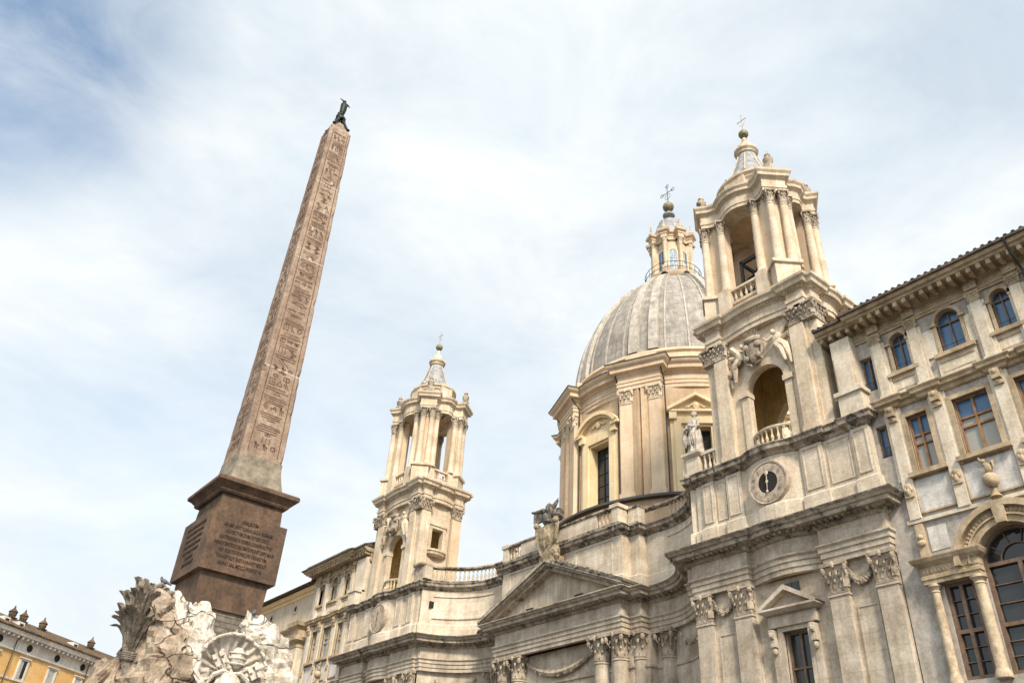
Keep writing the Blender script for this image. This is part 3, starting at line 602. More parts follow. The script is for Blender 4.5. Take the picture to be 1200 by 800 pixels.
# ================================================================== bell towers
def tower(bx, ty):
    T = 'bell_tower'; tx = bx + .33
    base = MB()
    hx, hy = 2.6, 1.75
    # stage 1 walls: front with arch, sides with square window, back
    a0, a1_ = tx - 2.15, tx + 2.15
    wallxz(base, a0, a1_, 18.0, 24.12, ty - 1.62, ty - 1.25, [(tx + .08 - 1.0, tx + .08 + 1.0, 18.0, 21.1, True)])
    for q in (-1, 1):
        # corner piers
        base.box(tx + q * hx - (.0 if q < 0 else .6), tx + q * hx + (.6 if q < 0 else 0), ty - hy + .02, ty - 1.1, 18, 24.12)
        base.box(tx + q * hx - (.0 if q < 0 else .6), tx + q * hx + (.6 if q < 0 else 0), ty + 1.1, ty + hy, 18, 24.12)
        xs = sorted((tx + q * 2.55, tx + q * 2.2))
        base.box(*xs, ty - 1.3, ty - .45, 18, 24.12); base.box(*xs, ty + .45, ty + 1.3, 18, 24.12); base.box(*xs, ty - .45, ty + .45, 18, 20.9); base.box(*xs, ty - .45, ty + .45, 22.3, 24.12)
    wallxz(base, a0, a1_, 18.0, 24.12, ty + 1.25, ty + 1.62, [(tx - 1.5, tx + 1.5, 18.3, 20.4, True)])  # back arch widened, mostly out of sight, to let light onto the interior
    base.box(tx - 2.5, tx + 2.5, ty - 1.6, ty + 1.6, 24.1, 24.3)
    bt = B(base, T, TWR)
    # interior lining (ochre)
    m = MB(); m.box(tx - 2.16, tx - 2.1, ty - 1.2, ty + 1.2, 18.05, 24.08); m.box(tx + 2.1, tx + 2.16, ty - 1.2, ty + 1.2, 18.05, 20.85)
    m.box(tx + 2.1, tx + 2.16, ty - 1.2, ty - .5, 20.85, 24.08)
    wallxz(m, tx - 2.1, tx + 2.1, 18.05, 24.08, ty + 1.15, ty + 1.2, [(tx - 1.45, tx + 1.45, 18.35, 20.4, True)]); m.box(tx - 2.1, tx + 2.1, ty - 1.2, ty + 1.15, 18.02, 18.1)
    B(m, 'inner_wall', INT, bt)
    # side window surrounds with curved sill
    for q in (-1, 1):
        m = MB(); x = tx + q * 2.55
        def bb(o0, o1, y0, y1, z0, z1): m.box(*sorted((x + q * o0, x + q * o1)), y0, y1, z0, z1)
        bb(0, .1, ty - .68, ty - .45, 20.75, 22.5); bb(0, .1, ty + .45, ty + .68, 20.75, 22.5); bb(0, .1, ty - .45, ty + .45, 22.3, 22.5); bb(0, .16, ty - .75, ty + .75, 22.5, 22.62)
        m.lathe([(.5, 20.3), (.75, 20.45), (.8, 20.6), (.9, 20.65), (.9, 20.78), (.3, 20.8)], x, ty, 16, sx=.55)
        B(m, 'side_window_surround', TWR, bt)
    # archivolt & impost & keystone
    m = MB(); ax = tx + .08
    archband(m, ax, 21.1, .965, 1.3, ty - 1.7, ty - 1.5); 
    for q in (-1, 1):
        xs = sorted((ax + q * .965, ax + q * 1.33)); m.box(*xs, ty - 1.69, ty - 1.3, 18.0, 20.85)
        m.box(*sorted((ax + q * .93, ax + q * 1.42)), ty - 1.78, ty - 1.25, 20.85, 21.1)
    B(m, 'arch_surround', TWR, bt)
    # pilasters front, with stepped second pilaster, and on sides/back
    for q in (-1, 1):
        for (xa, xb, yf) in ((1.75, 2.45, ty - 1.88), (2.45, 2.98, ty - 1.66)):
            xs = sorted((tx + q * xa, tx + q * xb)); m = MB(); m.box(*xs, yf, ty - 1.2, 17.95, 23.25); m.box(xs[0] - .04, xs[1] + .04, yf - .05, ty - 1.2, 17.95, 18.25); B(m, 'pilaster', TWR, bt)
            if xa < 2.5:
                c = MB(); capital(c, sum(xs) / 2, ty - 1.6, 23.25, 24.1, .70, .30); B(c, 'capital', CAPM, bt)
        # side faces
        for yy in (-1.28, 1.28):
            m = MB(); x = tx + q * 2.75
            m.box(*sorted((x, x + q * .25)), ty + yy - .36, ty + yy + .36, 18, 23.25); B(m, 'pilaster', TWR if yy < 0 else STP, bt)
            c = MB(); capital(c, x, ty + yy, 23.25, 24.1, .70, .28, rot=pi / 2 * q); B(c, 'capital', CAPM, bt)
    # entablature path (ccw), breaking out over corners
    def ring(o=0):
        fx, fy = 1.9, 1.0; X, Y = 2.98 + o, 1.97 + o
        pts = []
        pts += [(-X, -Y + .3), (-X + .25, -Y + .3), (-X + .25, -Y)]     # front-left corner (stepped)
        pts += [(-fx, -Y), (-fx, -Y + .22)] + [(-fx + .1 + (2 * fx - .2) * i / 8, -Y + .22 - .2 * sin(pi * i / 8)) for i in range(9)] + [(fx, -Y + .22), (fx, -Y)]
        pts += [(X - .25, -Y), (X - .25, -Y + .3), (X, -Y + .3)]
        pts += [(X, -fy), (X - .25, -fy)] + [(X - .25 + .2 * sin(pi * i / 6), -fy + .1 + (2 * fy - .2) * i / 6) for i in range(7)] + [(X - .25, fy), (X, fy)]
        pts += [(X, Y - .3), (X - .25, Y - .3), (X - .25, Y), (-X + .25, Y), (-X + .25, Y - .3), (-X, Y - .3)]
        pts += [(-X, fy), (-X + .25, fy), (-X + .25, -fy), (-X, -fy)]
        return [(tx + a, ty + b) for a, b in pts]
    rg = ring()
    m = MB(); m.sweep(rg, [(-.05, 24.1), (0, 24.12), (0, 24.35), (.05, 24.37), (.05, 24.55), (0, 24.58), (0, 24.86), (.08, 24.9), (.1, 25.0), (.28, 25.04), (.32, 25.2), (.42, 25.3), (.44, 25.42), (-.6, 25.5)], closed=True, back=.8)
    m.along(rg, .08, .13, .07, .09, 24.93, 25.0, closed=True)
    B(m, 'tower_entablature', TWR, bt)
    # small balcony in the arch
    m = MB(); pth = [(ax - 1.0 + 2.0 * i / 10, ty - 1.55 - .36 * sin(pi * i / 10)) for i in range(11)]
    m.sweep(pth, [(.06, 18.0), (.08, 18.12), (-.1, 18.14)], back=.12); m.sweep(pth, [(.06, 18.72), (.09, 18.78), (.09, 18.84), (-.1, 18.88)], back=.12)
    for x, y in along_pts(pth, .24): baluster(m, x, y, 18.1, 18.74, .075)
    B(m, 'balcony_balustrade', TWR, bt)
    # coat of arms with two reclining figures
    m = MB()
    m.ell((ax - .25, ty - 1.87, 22.95), (.42, .25, .68), amp=.25, seed=1); m.ell((ax - .2, ty - 1.97, 22.55), (.22, .18, .36), amp=.4, seed=6)
    m.ell((ax - .25, ty - 1.92, 23.45), (.5, .25, .22), amp=.3, seed=8)
    for k in range(9):
        a = -.55 + 1.1 * k / 8; m.tube([(ax - .25 + .48 * sin(a), ty - 1.92, 23.5 + .12 * cos(a)), (ax - .25 + .75 * sin(a), ty - 2.04, 23.62 + .32 * cos(a))], [.035, .012], 4)
    for q in (-1, 1):
        m.tube([(ax - .25 + q * .3, ty - 1.92, 23.4), (ax - .25 + q * .5, ty - 1.92, 22.9), (ax - .25 + q * .4, ty - 1.92, 22.3), (ax - .25 + q * .1, ty - 1.97, 22.05)], [.07, .1, .09, .09], 6)
        m.ell((ax - .25 + q * .32, ty - 2.02, 22.5), (.14, .12, .16)); m.ell((ax - .25 + q * .3, ty - 2.02, 23.1), (.16, .12, .18))
    arms = B(m, 'coat_of_arms', CAPM, bt, smooth=True)
    m = MB()
    for q in (-1, 1):
        c = ax - .05
        m.ell((c + q * 1.02, ty - 1.77, 23.0), (.22, .2, .36), rot=(0, q * .5, 0), amp=.2); m.ell((c + q * .86, ty - 1.82, 23.45), (.12, .13, .15))
        m.tube([(c + q * 1.1, ty - 1.77, 22.8), (c + q * 1.4, ty - 1.87, 22.5), (c + q * 1.55, ty - 1.82, 21.9), (c + q * 1.58, ty - 1.80, 21.5)], [.2, .18, .11, .06], 7)
        m.tube([(c + q * 1.0, ty - 1.82, 22.75), (c + q * 1.25, ty - 1.97, 22.25), (c + q * 1.35, ty - 1.87, 21.7)], [.17, .15, .07], 7)
        m.tube([(c + q * .9, ty - 1.87, 23.2), (c + q * .6, ty - 1.97, 23.0), (c + q * .45, ty - 1.97, 23.2)], [.08, .065, .05], 6)
        m.tube([(c + q * 1.15, ty - 1.72, 23.2), (c + q * 1.45, ty - 1.72, 23.6), (c + q * 1.7, ty - 1.70, 23.5)], [.14, .17, .03], 6); m.tube([(c + q * 1.2, ty - 1.72, 23.0), (c + q * 1.6, ty - 1.72, 23.1), (c + q * 1.75, ty - 1.70, 22.7)], [.12, .14, .03], 6)
    B(m, 'angel_relief', TWR, bt, smooth=True)
    tx = bx + .1
    # --- belfry: plinth zone
    px, py = 2.0, 1.45                       # diagonal pier positions
    m = MB()
    m.box(tx - 2.1, tx + 2.1, ty - 1.55, ty + 1.55, 25.4, 26.0)
    for i in (-1, 1):
        for j in (-1, 1):
            an = atan2(j * .75, i); c, s_ = cos(an), sin(an)
            pc = (tx + i * px, ty + j * py)
            m.box(pc[0] - .62, pc[0] + .52, pc[1] - .6, pc[1] + .6, 25.45, 26.75, rot=an); 
            m.box(pc[0] - .7, pc[0] + .64, pc[1] - .72, pc[1] + .72, 26.75, 26.92, rot=an)
            m.box(tx + i * 1.12 - .32, tx + i * 1.12 + .32, ty + j * 1.76 - .32, ty + j * 1.76 + .3, 25.45, 26.9)
            m.box(tx + i * 2.3 - .3, tx + i * 2.3 + .2, ty + j * .85 - .25, ty + j * .85 + .25, 25.45, 26.9)
    B(m, 'belfry_plinth', TWR, bt)
    m = MB()
    for j in (-1, 1):
        m.box(tx - 1.1, tx + 1.1, ty + j * 1.75 - .1, ty + j * 1.75 + .1, 26.0, 26.15); m.box(tx - 1.1, tx + 1.1, ty + j * 1.75 - .12, ty + j * 1.75 + .12, 26.78, 26.9)
        for k in range(7): baluster(m, tx - .9 + .3 * k, ty + j * 1.75, 26.12, 26.8, .08)
        m.box(tx + j * 2.3 - .1, tx + j * 2.3 + .1, ty - .6, ty + .6, 26.0, 26.15); m.box(tx + j * 2.3 - .12, tx + j * 2.3 + .12, ty - .6, ty + .6, 26.78, 26.9)
        for k in range(4): baluster(m, tx + j * 2.3, ty - .42 + .28 * k, 26.12, 26.8, .08)
    B(m, 'belfry_balustrade', TWR, bt)
    # piers
    for i in (-1, 1):
        for j in (-1, 1):
            an = atan2(j * .75, i); c, s_ = cos(an), sin(an)
            m = MB(); pc = (tx + i * (px - .02), ty + j * (py - .08))
            m.plan([(tx + i * .92, ty + j * 1.68), (tx + i * .92, ty + j * 1.2), (tx + i * 1.55, ty + j * .7), (tx + i * 2.4, ty + j * .7), (tx + i * 2.4, ty + j * 1.15), (tx + i * 1.9, ty + j * 1.7)][::(1 if i * j > 0 else -1)], 26.9, 31.52)
            B(m, 'belfry_pier', STP, bt)
            cols = [(pc[0] + .33 * c - sd * .33 * s_, pc[1] + .33 * s_ + sd * .33 * c) for sd in (-1, 1)] + [(tx + i * 1.06, ty + j * 1.78), (tx + i * 2.36, ty + j * .82)]
            for (x_, y_) in cols:
                m = MB(); r_ = .22; m.lathe([(r_ * 1.3, 26.92), (r_ * 1.3, 27.0), (r_ * 1.12, 27.08), (r_ * 1.02, 27.12), (r_, 28.4), (r_ * .86, 30.6), (r_ * .98, 30.63), (r_ * .9, 30.7)], x_, y_, 14); B(m, 'belfry_column', TWR, bt, smooth=True)
                k_ = MB(); capital(k_, x_, y_, 30.7, 31.52, r_ * 1.75, full=True, rot=an); B(k_, 'capital', CAPM, bt)
    # belfry entablature: ellipse with projecting diagonal piers
    pts = []
    for i, j in ((1, -1), (1, 1), (-1, 1), (-1, -1)):
        pass
    def bring():
        P = []
        def diag(i, j, first):
            an = atan2(j * .75, i); c, s_ = cos(an), sin(an); pc = (i * px, j * py)
            q = [(.0, -.6), (.40, -.6), (.40, .6), (.0, .6)]
            return [(pc[0] + a * c - b * s_, pc[1] + a * s_ + b * c) for a, b in q]
        # ccw starting front-right? order: front-left, front-right, back-right, back-left
        fl = diag(-1, -1, 0); fr_ = diag(1, -1, 0); br = diag(1, 1, 0); bl_ = diag(-1, 1, 0)
        P += fl + [(-1.1 + 2.2 * t / 6, -1.72 - .45 * sin(pi * t / 6)) for t in range(7)] + fr_ + [(2.28 + .32 * sin(pi * t / 4), -.6 + 1.2 * t / 4) for t in range(5)] + br + [(1.1 - 2.2 * t / 6, 1.72 + .45 * sin(pi * t / 6)) for t in range(7)] + bl_ + [(-2.28 - .32 * sin(pi * t / 4), .6 - 1.2 * t / 4) for t in range(5)]
        return [(tx + a, ty + b) for a, b in P]
    bp = bring()
    m = MB(); m.sweep(bp, [(0, 31.5), (0, 31.7), (.04, 31.72), (.04, 31.9), (0, 31.93), (0, 32.3), (.07, 32.36), (.2, 32.42), (.22, 32.56), (.31, 32.68), (.33, 32.8), (-.5, 32.92)], closed=True, back=.9)
    m.plan([(tx + (x - tx) * .86, ty + (y - ty) * .86) for x, y in bp], 31.95, 32.9)
    B(m, 'belfry_entablature', TWR, bt)
    m = MB(); m.box(tx - 2.0, tx + 2.0, ty - 1.5, ty + 1.5, 31.55, 31.9); B(m, 'belfry_ceiling', STU, bt)
    # attic ring
    m = MB(); el = [(tx + 1.78 * cos(2 * pi * t / 32), ty + 1.45 * sin(2 * pi * t / 32)) for t in range(32)]
    m.sweep(el, [(.1, 32.9), (.1, 33.15), (0, 33.2), (0, 33.8), (.12, 33.9), (.14, 34.05), (.26, 34.12), (.26, 34.25), (-.3, 34.4)], closed=True, back=.8)
    m.plan([(tx + (x - tx) * .8, ty + (y - ty) * .8) for x, y in el], 34.0, 34.45)
    for i, j in ((0, -1), (1, 0), (-1, 0), (0, 1)):
        m.box(tx + i * 1.7 - .62, tx + i * 1.7 + .62, ty + j * 1.4 - .2, ty + j * 1.4 + .2, 32.95, 34.15) if i == 0 else m.box(tx + i * 1.75 - .2, tx + i * 1.75 + .2, ty - .5, ty + .5, 32.95, 34.15)
    B(m, 'attic_ring', TWR, bt)
    # finials
    for i in (-1, 1):
        for j in (-1, 1):
            x_, y_ = tx + i * 2.2, ty + j * 1.65
            m = MB(); m.box(x_ - .22, x_ + .22, y_ - .22, y_ + .22, 32.9, 33.4); m.lathe([(.17, 33.3), (.1, 33.4), (.25, 33.62), (.27, 33.82), (.12, 34.0), (.17, 34.1), (.1, 34.25), (.03, 34.42)], x_, y_, 10); B(m, 'urn_finial', CAPM, bt, smooth=True)
    # spire
    m = MB(); m.lathe([(1.45, 34.35), (1.28, 34.7), (1.0, 35.3), (.76, 36.0), (.56, 36.7), (.46, 37.05)], tx, ty, 16); sp = B(m, 'spire', SPIRE, bt)
    m = MB()
    for k in range(8):
        a = 2 * pi * (k + .5) / 8; m.tube([(tx + r_ * cos(a), ty + r_ * sin(a), z) for r_, z in ((1.46, 34.4), (1.3, 34.72), (1.02, 35.32), (.78, 36.0), (.58, 36.7))], .035, 5)
        m.tube([(tx + 1.35 * cos(a), ty + 1.35 * sin(a), 34.3), (tx + 1.5 * cos(a), ty + 1.5 * sin(a), 34.55), (tx + 1.3 * cos(a), ty + 1.3 * sin(a), 34.75)], [.1, .12, .06], 5)
    m.lathe([(.46, 36.85), (.6, 36.95), (.55, 37.05), (.68, 37.2), (.68, 37.3), (.5, 37.42), (.42, 37.65), (.28, 37.95), (.14, 38.1), (.16, 38.25), (.06, 38.5)], tx, ty, 14)
    for k in range(8):
        a = 2 * pi * k / 8; m.ell((tx + .58 * cos(a), ty + .58 * sin(a), 37.35), (.1, .1, .16), n=6, m=4)
    B(m, 'spire_collar', TWR, bt)
    m = MB(); m.lathe([(.0, 38.5)] + [(.29 * sin(pi * t / 10), 38.79 - .29 * cos(pi * t / 10)) for t in range(1, 10)] + [(0, 39.08)], tx, ty, 14); B(m, 'orb', GOLD, bt, smooth=True)
    m = MB(); m.tube([(tx, ty, 39.05), (tx, ty, 40.35)], .022, 5); m.tube([(tx - .28, ty, 39.95), (tx + .28, ty, 39.95)], .022, 5)
    for q in (-1, 1): m.ell((tx + q * .28, ty, 39.95), (.05, .03, .05), n=6, m=4); m.tube([(tx, ty, 39.5), (tx + q * .16, ty, 39.62), (tx + q * .2, ty, 39.75)], .014, 4)
    m.ell((tx, ty, 40.36), (.05, .03, .05), n=6, m=4)
    B(m, 'cross', TRC if True else IRON, bt)
    return bt
for s in (-1, 1):
    bt = tower(s * 15.4, 29.4)
    if s > 0:
        tx, ty = s * 15.4 + .1, 29.4
        m = MB(); yf = ty - 1.15
        m.box(tx - .55, tx + 1.0, yf, yf + .14, 28.75, 28.95); m.box(tx - .6, tx - .46, yf, yf + .14, 26.9, 28.95); m.box(tx + .88, tx + 1.02, yf, yf + .14, 26.9, 28.95)
        m.box(tx - .6, tx - .46, yf + .14, yf + 2, 28.78, 28.92); m.box(tx + .88, tx + 1.02, yf + .14, yf + 2, 28.78, 28.92)
        m.tube([(tx - .5, yf + .07, 28.8), (tx + .25, yf + .07, 27.9), (tx + .95, yf + .07, 28.8)], .05, 5); m.tube([(tx - .5, yf + .07, 27.2), (tx + .25, yf + .07, 27.9), (tx + .95, yf + .07, 27.2)], .04, 5)
        m.lathe([(.0, 28.7), (.25, 28.6), (.36, 28.3), (.42, 27.8), (.62, 27.4), (.58, 27.35), (0, 27.45)], tx + .25, yf + .85, 18)
        for k in range(3): m.box(tx - .5, tx + .95, yf + .2 + k * .5, yf + .3 + k * .5, 27.0 + .15 * k, 27.12 + .15 * k)
        m.lathe([(.75, 27.9), (.8, 27.95), (.75, 28.0)], tx + .25, yf + .4, 16, sy=.2)
        B(m, 'bell_frame', IRON, bt)
# ================================================================== body, drum, dome
m = MB(); m.box(-10.8, 10.8, 31.3, 55, 0, 17.4); m.box(-18.5, -10.8, 31.5, 55, 0, 16.5); m.box(10.8, 18.5, 31.5, 55, 0, 16.5)
for s in (-1, 1): m.box(*sorted((s * 11.3, s * 20.0)), 28.2, 31.6, 12.6, 17.9)
m.box(-5.0, 5.0, 30.5, 31.3, 14, 17.9)
B(m, 'nave_body', STU)
DY = 41.17
m = MB(); m.lathe([(0, 21.5), (8.4, 21.3), (9.5, 20.95), (9.55, 20.78), (9.3, 20.75)], 0, DY, 64); 
m2 = MB(); m2.lathe([(9.2, 17.0), (9.2, 20.8)], 0, DY, 64); B(m2, 'drum_base', STU, smooth=True)
B(m, 'drum_base_roof', PIPE)
# drum wall path ccw with piers
def drumpath(extra=0):
    P = []; R_ = 8.35
    for k in range(8):
        c = -90 + 45 * k
        aw = 13.2   # half width of window bay
        P += [(R_ * cos(rad(c + t)), DY + R_ * sin(rad(c + t))) for t in (-aw, -aw * .66, -aw * .33, 0, aw * .33, aw * .66, aw)]
        pc = c + 22.5; d = Vector((cos(rad(pc)), sin(rad(pc)))); t_ = Vector((-d.y, d.x)); o = Vector((0, DY))
        for a, b in ((-1.42, 8.45), (-1.42, 8.85), (1.42, 8.85), (1.42, 8.45)):
            q = o + d * b + t_ * a; P.append((q.x, q.y))
    return P
dp = drumpath()
m = MB()
# wall segments with window openings
R_ = 8.35
for k in range(8):
    c = -90 + 45 * k; d = Vector((cos(rad(c)), sin(rad(c)))); t_ = Vector((-d.y, d.x)); o = Vector((0, DY))
    def wbox(a0, a1, b0, b1, z0, z1, mb):
        vs = [(o + d * b + t_ * a) for a, b in ((a0, b1), (a1, b1), (a1, b0), (a0, b0))]
        mb.plan([(v.x, v.y) for v in vs], z0, z1)
    for a0, a1, z0, z1 in ((-3.3, -.95, 20.3, 28.5), (.95, 3.3, 20.3, 28.5), (-.95, .95, 20.3, 20.9), (-.95, .95, 25.80, 28.5)): wbox(a0, a1, 7.3, 8.22, z0, z1, m)
    pc = c + 22.5; d2 = Vector((cos(rad(pc)), sin(rad(pc)))); t2 = Vector((-d2.y, d2.x))
    vs = [(o + d2 * b + t2 * a) for a, b in ((-1.5, 8.5), (1.5, 8.5), (1.3, 7.4), (-1.3, 7.4))]
    m.plan([(v.x, v.y) for v in vs], 20.3, 28.5)
dr = B(m, 'drum', STU)
for k in range(8):
    c = -90 + 45 * k
    pc = c + 22.5; d2 = Vector((cos(rad(pc)), sin(rad(pc)))); t2 = Vector((-d2.y, d2.x)); o = Vector((0, DY))
    for a in (-.95, .95):
        m = MB(); vs = [(o + d2 * b + t2 * aa) for aa, b in ((a - .4, 8.75), (a + .4, 8.75), (a + .4, 8.4), (a - .4, 8.4))]; m.plan([(v.x, v.y) for v in vs], 21.5, 27.5)
        vs = [(o + d2 * b + t2 * aa) for aa, b in ((a - .5, 8.82), (a + .5, 8.82), (a + .5, 8.4), (a - .5, 8.4))]; m.plan([(v.x, v.y) for v in vs], 20.4, 21.5)
        B(m, 'drum_pilaster', STP, dr)
        q = o + d2 * 8.45 + t2 * a; cm = MB(); capital(cm, q.x, q.y, 27.5, 28.5, .8, .32, rot=rad(pc) + pi / 2); B(cm, 'capital', TWR, dr)
    # window bay
    d = Vector((cos(rad(c)), sin(rad(c)))); t_ = Vector((-d.y, d.x))
    def wb(mb, a0, a1, b0, b1, z0, z1):
        vs = [(o + d * b + t_ * a) for a, b in ((a0, b1), (a1, b1), (a1, b0), (a0, b0))]; mb.plan([(v.x, v.y) for v in vs], z0, z1)
    m = MB()
    for q in (-1, 1):
        wb(m, *sorted((q * .95, q * 1.38)), 8.1, 8.45, 20.6, 26.25); wb(m, *sorted((q * 1.38, q * 1.6)), 8.1, 8.36, 20.6, 26.25)
        wb(m, *sorted((q * .81, q * .95)), 7.7, 8.3, 20.9, 25.80)
        wb(m, *sorted((q * 1.2, q * 1.65)), 8.2, 8.6, 26.05, 26.55)
    wb(m, -.95, .95, 8.1, 8.45, 25.80, 26.25); wb(m, -1.42, 1.42, 8.1, 8.4, 26.25, 26.60); wb(m, -1.66, 1.66, 8.1, 8.6, 20.55, 20.85)
    wb(m, -.81, .81, 7.7, 8.3, 25.65, 25.80)
    # pediment
    tri = (k % 2 == 1); sub = MB()
    if tri:
        for q in (-1, 1): sub.prism([(q * 1.75, 26.55), (0, 27.60), (0, 27.83), (q * 1.75, 26.77)], -8.75, -8.15)
        sub.prism([(-1.65, 26.60), (1.65, 26.60), (0, 27.60)], -8.38, -8.15); sub.box(-1.7, 1.7, -8.65, -8.15, 26.53, 26.67)
    else:
        archband(sub, 0, 25.60, 1.93, 2.18, -8.78, -8.15, 18, rad(32), rad(148)); archband(sub, 0, 25.60, 1.80, 1.93, -8.62, -8.15, 18, rad(32), rad(148))
        poly = [(1.87 * cos(rad(t)), 25.60 + 1.87 * sin(rad(t))) for t in range(34, 148, 8)]; sub.prism(poly, -8.36, -8.15)
        for q in (-1, 1): sub.box(*sorted((q * 1.32, q * 1.95)), -8.7, -8.15, 26.47, 26.67)
    sub.ell((0, -8.45, 27.00), (.22, .12, .25), amp=.3)
    for q in (-1, 1): sub.tube([(q * .15, -8.45, 27.15), (q * .45, -8.45, 26.90), (q * .7, -8.42, 26.95)], [.06, .07, .03], 5)
    an = rad(c) + pi / 2
    m.add([(a * cos(an) - b * sin(an), DY + a * sin(an) + b * cos(an), z) for a, b, z in sub.v], sub.f)
    B(m, 'drum_window_surround', YEL, dr)
    m = MB(); wb(m, -.85, .85, 7.55, 7.65, 20.9, 25.75); B(m, 'drum_window', GLD, dr)
    m = MB()
    for a in (-.81, -.25, .22, .75): wb(m, a, a + .06, 7.65, 7.7, 20.9, 25.75)
    for z in (21.5, 22.3, 23.1, 23.9, 24.9): wb(m, -.81, .81, 7.66, 7.69, z, z + .04)
    B(m, 'drum_window_grille', IRON, dr)
    # drainpipes
    if True:
        m = MB()
        for q in (-1, 1):
            p_ = [(o + d2 * b + t2 * (q * 1.52)) for b in (9.2, 8.95, 8.45)]
            m.tube([(p_[0].x, p_[0].y, 30.2), (p_[1].x, p_[1].y, 29.5), (p_[2].x, p_[2].y, 28.9), (p_[2].x, p_[2].y, 20.6)], .055, 6)
        B(m, 'drainpipe', PIPE, dr)
m = MB(); m.sweep(dp, [(0, 28.45), (0, 28.7), (.05, 28.72), (.05, 28.95), (.09, 28.97), (.09, 29.05), (0, 29.08), (0, 29.42), (.08, 29.48), (.14, 29.6), (.38, 29.66), (.4, 29.88), (.55, 30.02), (.62, 30.14), (.62, 30.26), (-.4, 30.4)], closed=True, back=.7)
B(m, 'drum_cornice', STP, dr)
m = MB(); m.sweep(dp, [(.60, 30.27), (.66, 30.2), (.66, 30.27), (.3, 30.36)], closed=True, back=None); B(m, 'gutter', PIPE, dr)
m = MB(); m.lathe([(8.3, 30.2), (8.05, 30.5), (8.0, 31.3), (8.15, 31.4), (8.1, 31.6), (7.7, 31.8)], 0, DY, 64)
for k in range(8):
    pc = rad(-90 + 45 * k + 22.5); m.box(8.0 - .5, 8.0 + .45, DY - 1.0, DY + 1.0, 30.3, 31.3, rot=pc, c=(0, DY))
B(m, 'drum_attic', STP, dr)
# dome shell
prof = [(7.72, 31.75), (7.66, 32.6), (7.45, 33.9), (7.1, 35.2), (6.62, 36.5), (6.0, 37.8), (5.25, 39.0), (4.4, 40.15), (3.5, 41.1), (2.6, 41.85), (1.9, 42.35)]
def interp(pr, n):
    out_ = []
    for i in range(len(pr) - 1):
        p0 = pr[max(i - 1, 0)]; p1 = pr[i]; p2 = pr[i + 1]; p3 = pr[min(i + 2, len(pr) - 1)]
        for t in [j / n for j in range(n)]:
            out_.append(tuple(.5 * (2 * p1[q] + (p2[q] - p0[q]) * t + (2 * p0[q] - 5 * p1[q] + 4 * p2[q] - p3[q]) * t * t + (3 * p1[q] - p0[q] - 3 * p2[q] + p3[q]) * t ** 3) for q in (0, 1)))
    return out_ + [pr[-1]]
pr = interp(prof, 3)
m = MB(); m.lathe(pr, 0, DY, 96); dm = B(m, 'dome', LEAD, smooth=True, pivot=(0, DY, 0))
def ribm(a, hw0, out_o):
    m = MB(); vs = []; n = len(pr)
    for r_, z in pr:
        k = .45 + .55 * r_ / 7.7; h_ = hw0 * k
        d = Vector((cos(a), sin(a))); t2 = Vector((-d.y, d.x))
        for aa, b in ((-h_, -.1), (-h_ * .85, out_o), (h_ * .85, out_o), (h_, -.1)):
            q = d * (r_ + b) + t2 * aa; vs.append((q.x, q.y + DY, z + (b * .35 if b > 0 else 0)))
    m.add(vs, [(i * 4 + j, i * 4 + j + 1, i * 4 + j + 5, i * 4 + j + 4) for i in range(n - 1) for j in range(3)])
    return m
for k in range(8):
    for off in (-.09, .09):
        B(ribm(rad(-90 + 45 * k + 22.5) + off, .38, .22), 'dome_rib', RIB, dm)
for k in range(8):
    m = MB()
    for off in (-.2, 0, .2):
        q = ribm(rad(-90 + 45 * k) + off * 1.0, .07, .07); m.add(q.v, q.f)
    B(m, 'dome_seam', RIB, dm)
# lantern
m = MB(); m.lathe([(2.0, 42.2), (2.25, 42.45), (2.3, 42.7), (2.0, 42.75)], 0, DY, 32)
m.lathe([(1.25, 42.7), (1.25, 46.6)], 0, DY, 32)
ln = B(m, 'lantern', STP, smooth=True)
for k in range(8):
    a = rad(-90 + 22.5 + 45 * k); x, y = 1.62 * cos(a), DY + 1.62 * sin(a)
    m = MB(); m.box(x - .22, x + .22, y - .25, y + .25, 42.7, 43.7, rot=a); m.lathe([(.2, 43.7), (.17, 43.85), (.15, 46.0), (.13, 46.2), (.24, 46.55), (.26, 46.6)], x, y, 10); m.box(1.1, 1.7, DY - .14, DY + .14, 42.7, 46.6, rot=a, c=(0, DY)); B(m, 'lantern_column', TWR, ln)
    a = rad(-90 + 45 * k)
    m = MB(); sub = MB(); sub.prism([(-.3, 43.2), (.3, 43.2), (.3, 45.3)] + [(.3 * cos(pi * t / 8), 45.3 + .3 * sin(pi * t / 8)) for t in range(1, 8)] + [(-.3, 45.3)], -1.275, -1.2); an = a + pi / 2
    m.add([(p * cos(an) - q * sin(an), DY + p * sin(an) + q * cos(an), z) for p, q, z in sub.v], sub.f); wn = B(m, 'lantern_window', GLB, ln)
    m = MB(); sub = MB(); archband(sub, 0, 45.3, .3, .4, -1.32, -1.2, 12)
    for q in (-1, 1): sub.box(*sorted((q * .3, q * .4)), -1.32, -1.2, 43.1, 45.3)
    sub.box(-.02, .02, -1.3, -1.2, 43.2, 45.6)
    for z in (44.0, 44.7): sub.box(-.3, .3, -1.3, -1.2, z, z + .03)
    m.add([(p * cos(an) - q * sin(an), DY + p * sin(an) + q * cos(an), z) for p, q, z in sub.v], sub.f); B(m, 'lantern_window_frame', YEL, ln)
lp = []
for k in range(8):
    c = -90 + 45 * k
    lp += [(1.38 * cos(rad(c + t)), DY + 1.38 * sin(rad(c + t))) for t in (-13, 0, 13)]
    lp += [(1.85 * cos(rad(c + 22.5 + t)), DY + 1.85 * sin(rad(c + 22.5 + t))) for t in (-7.5, 7.5)]
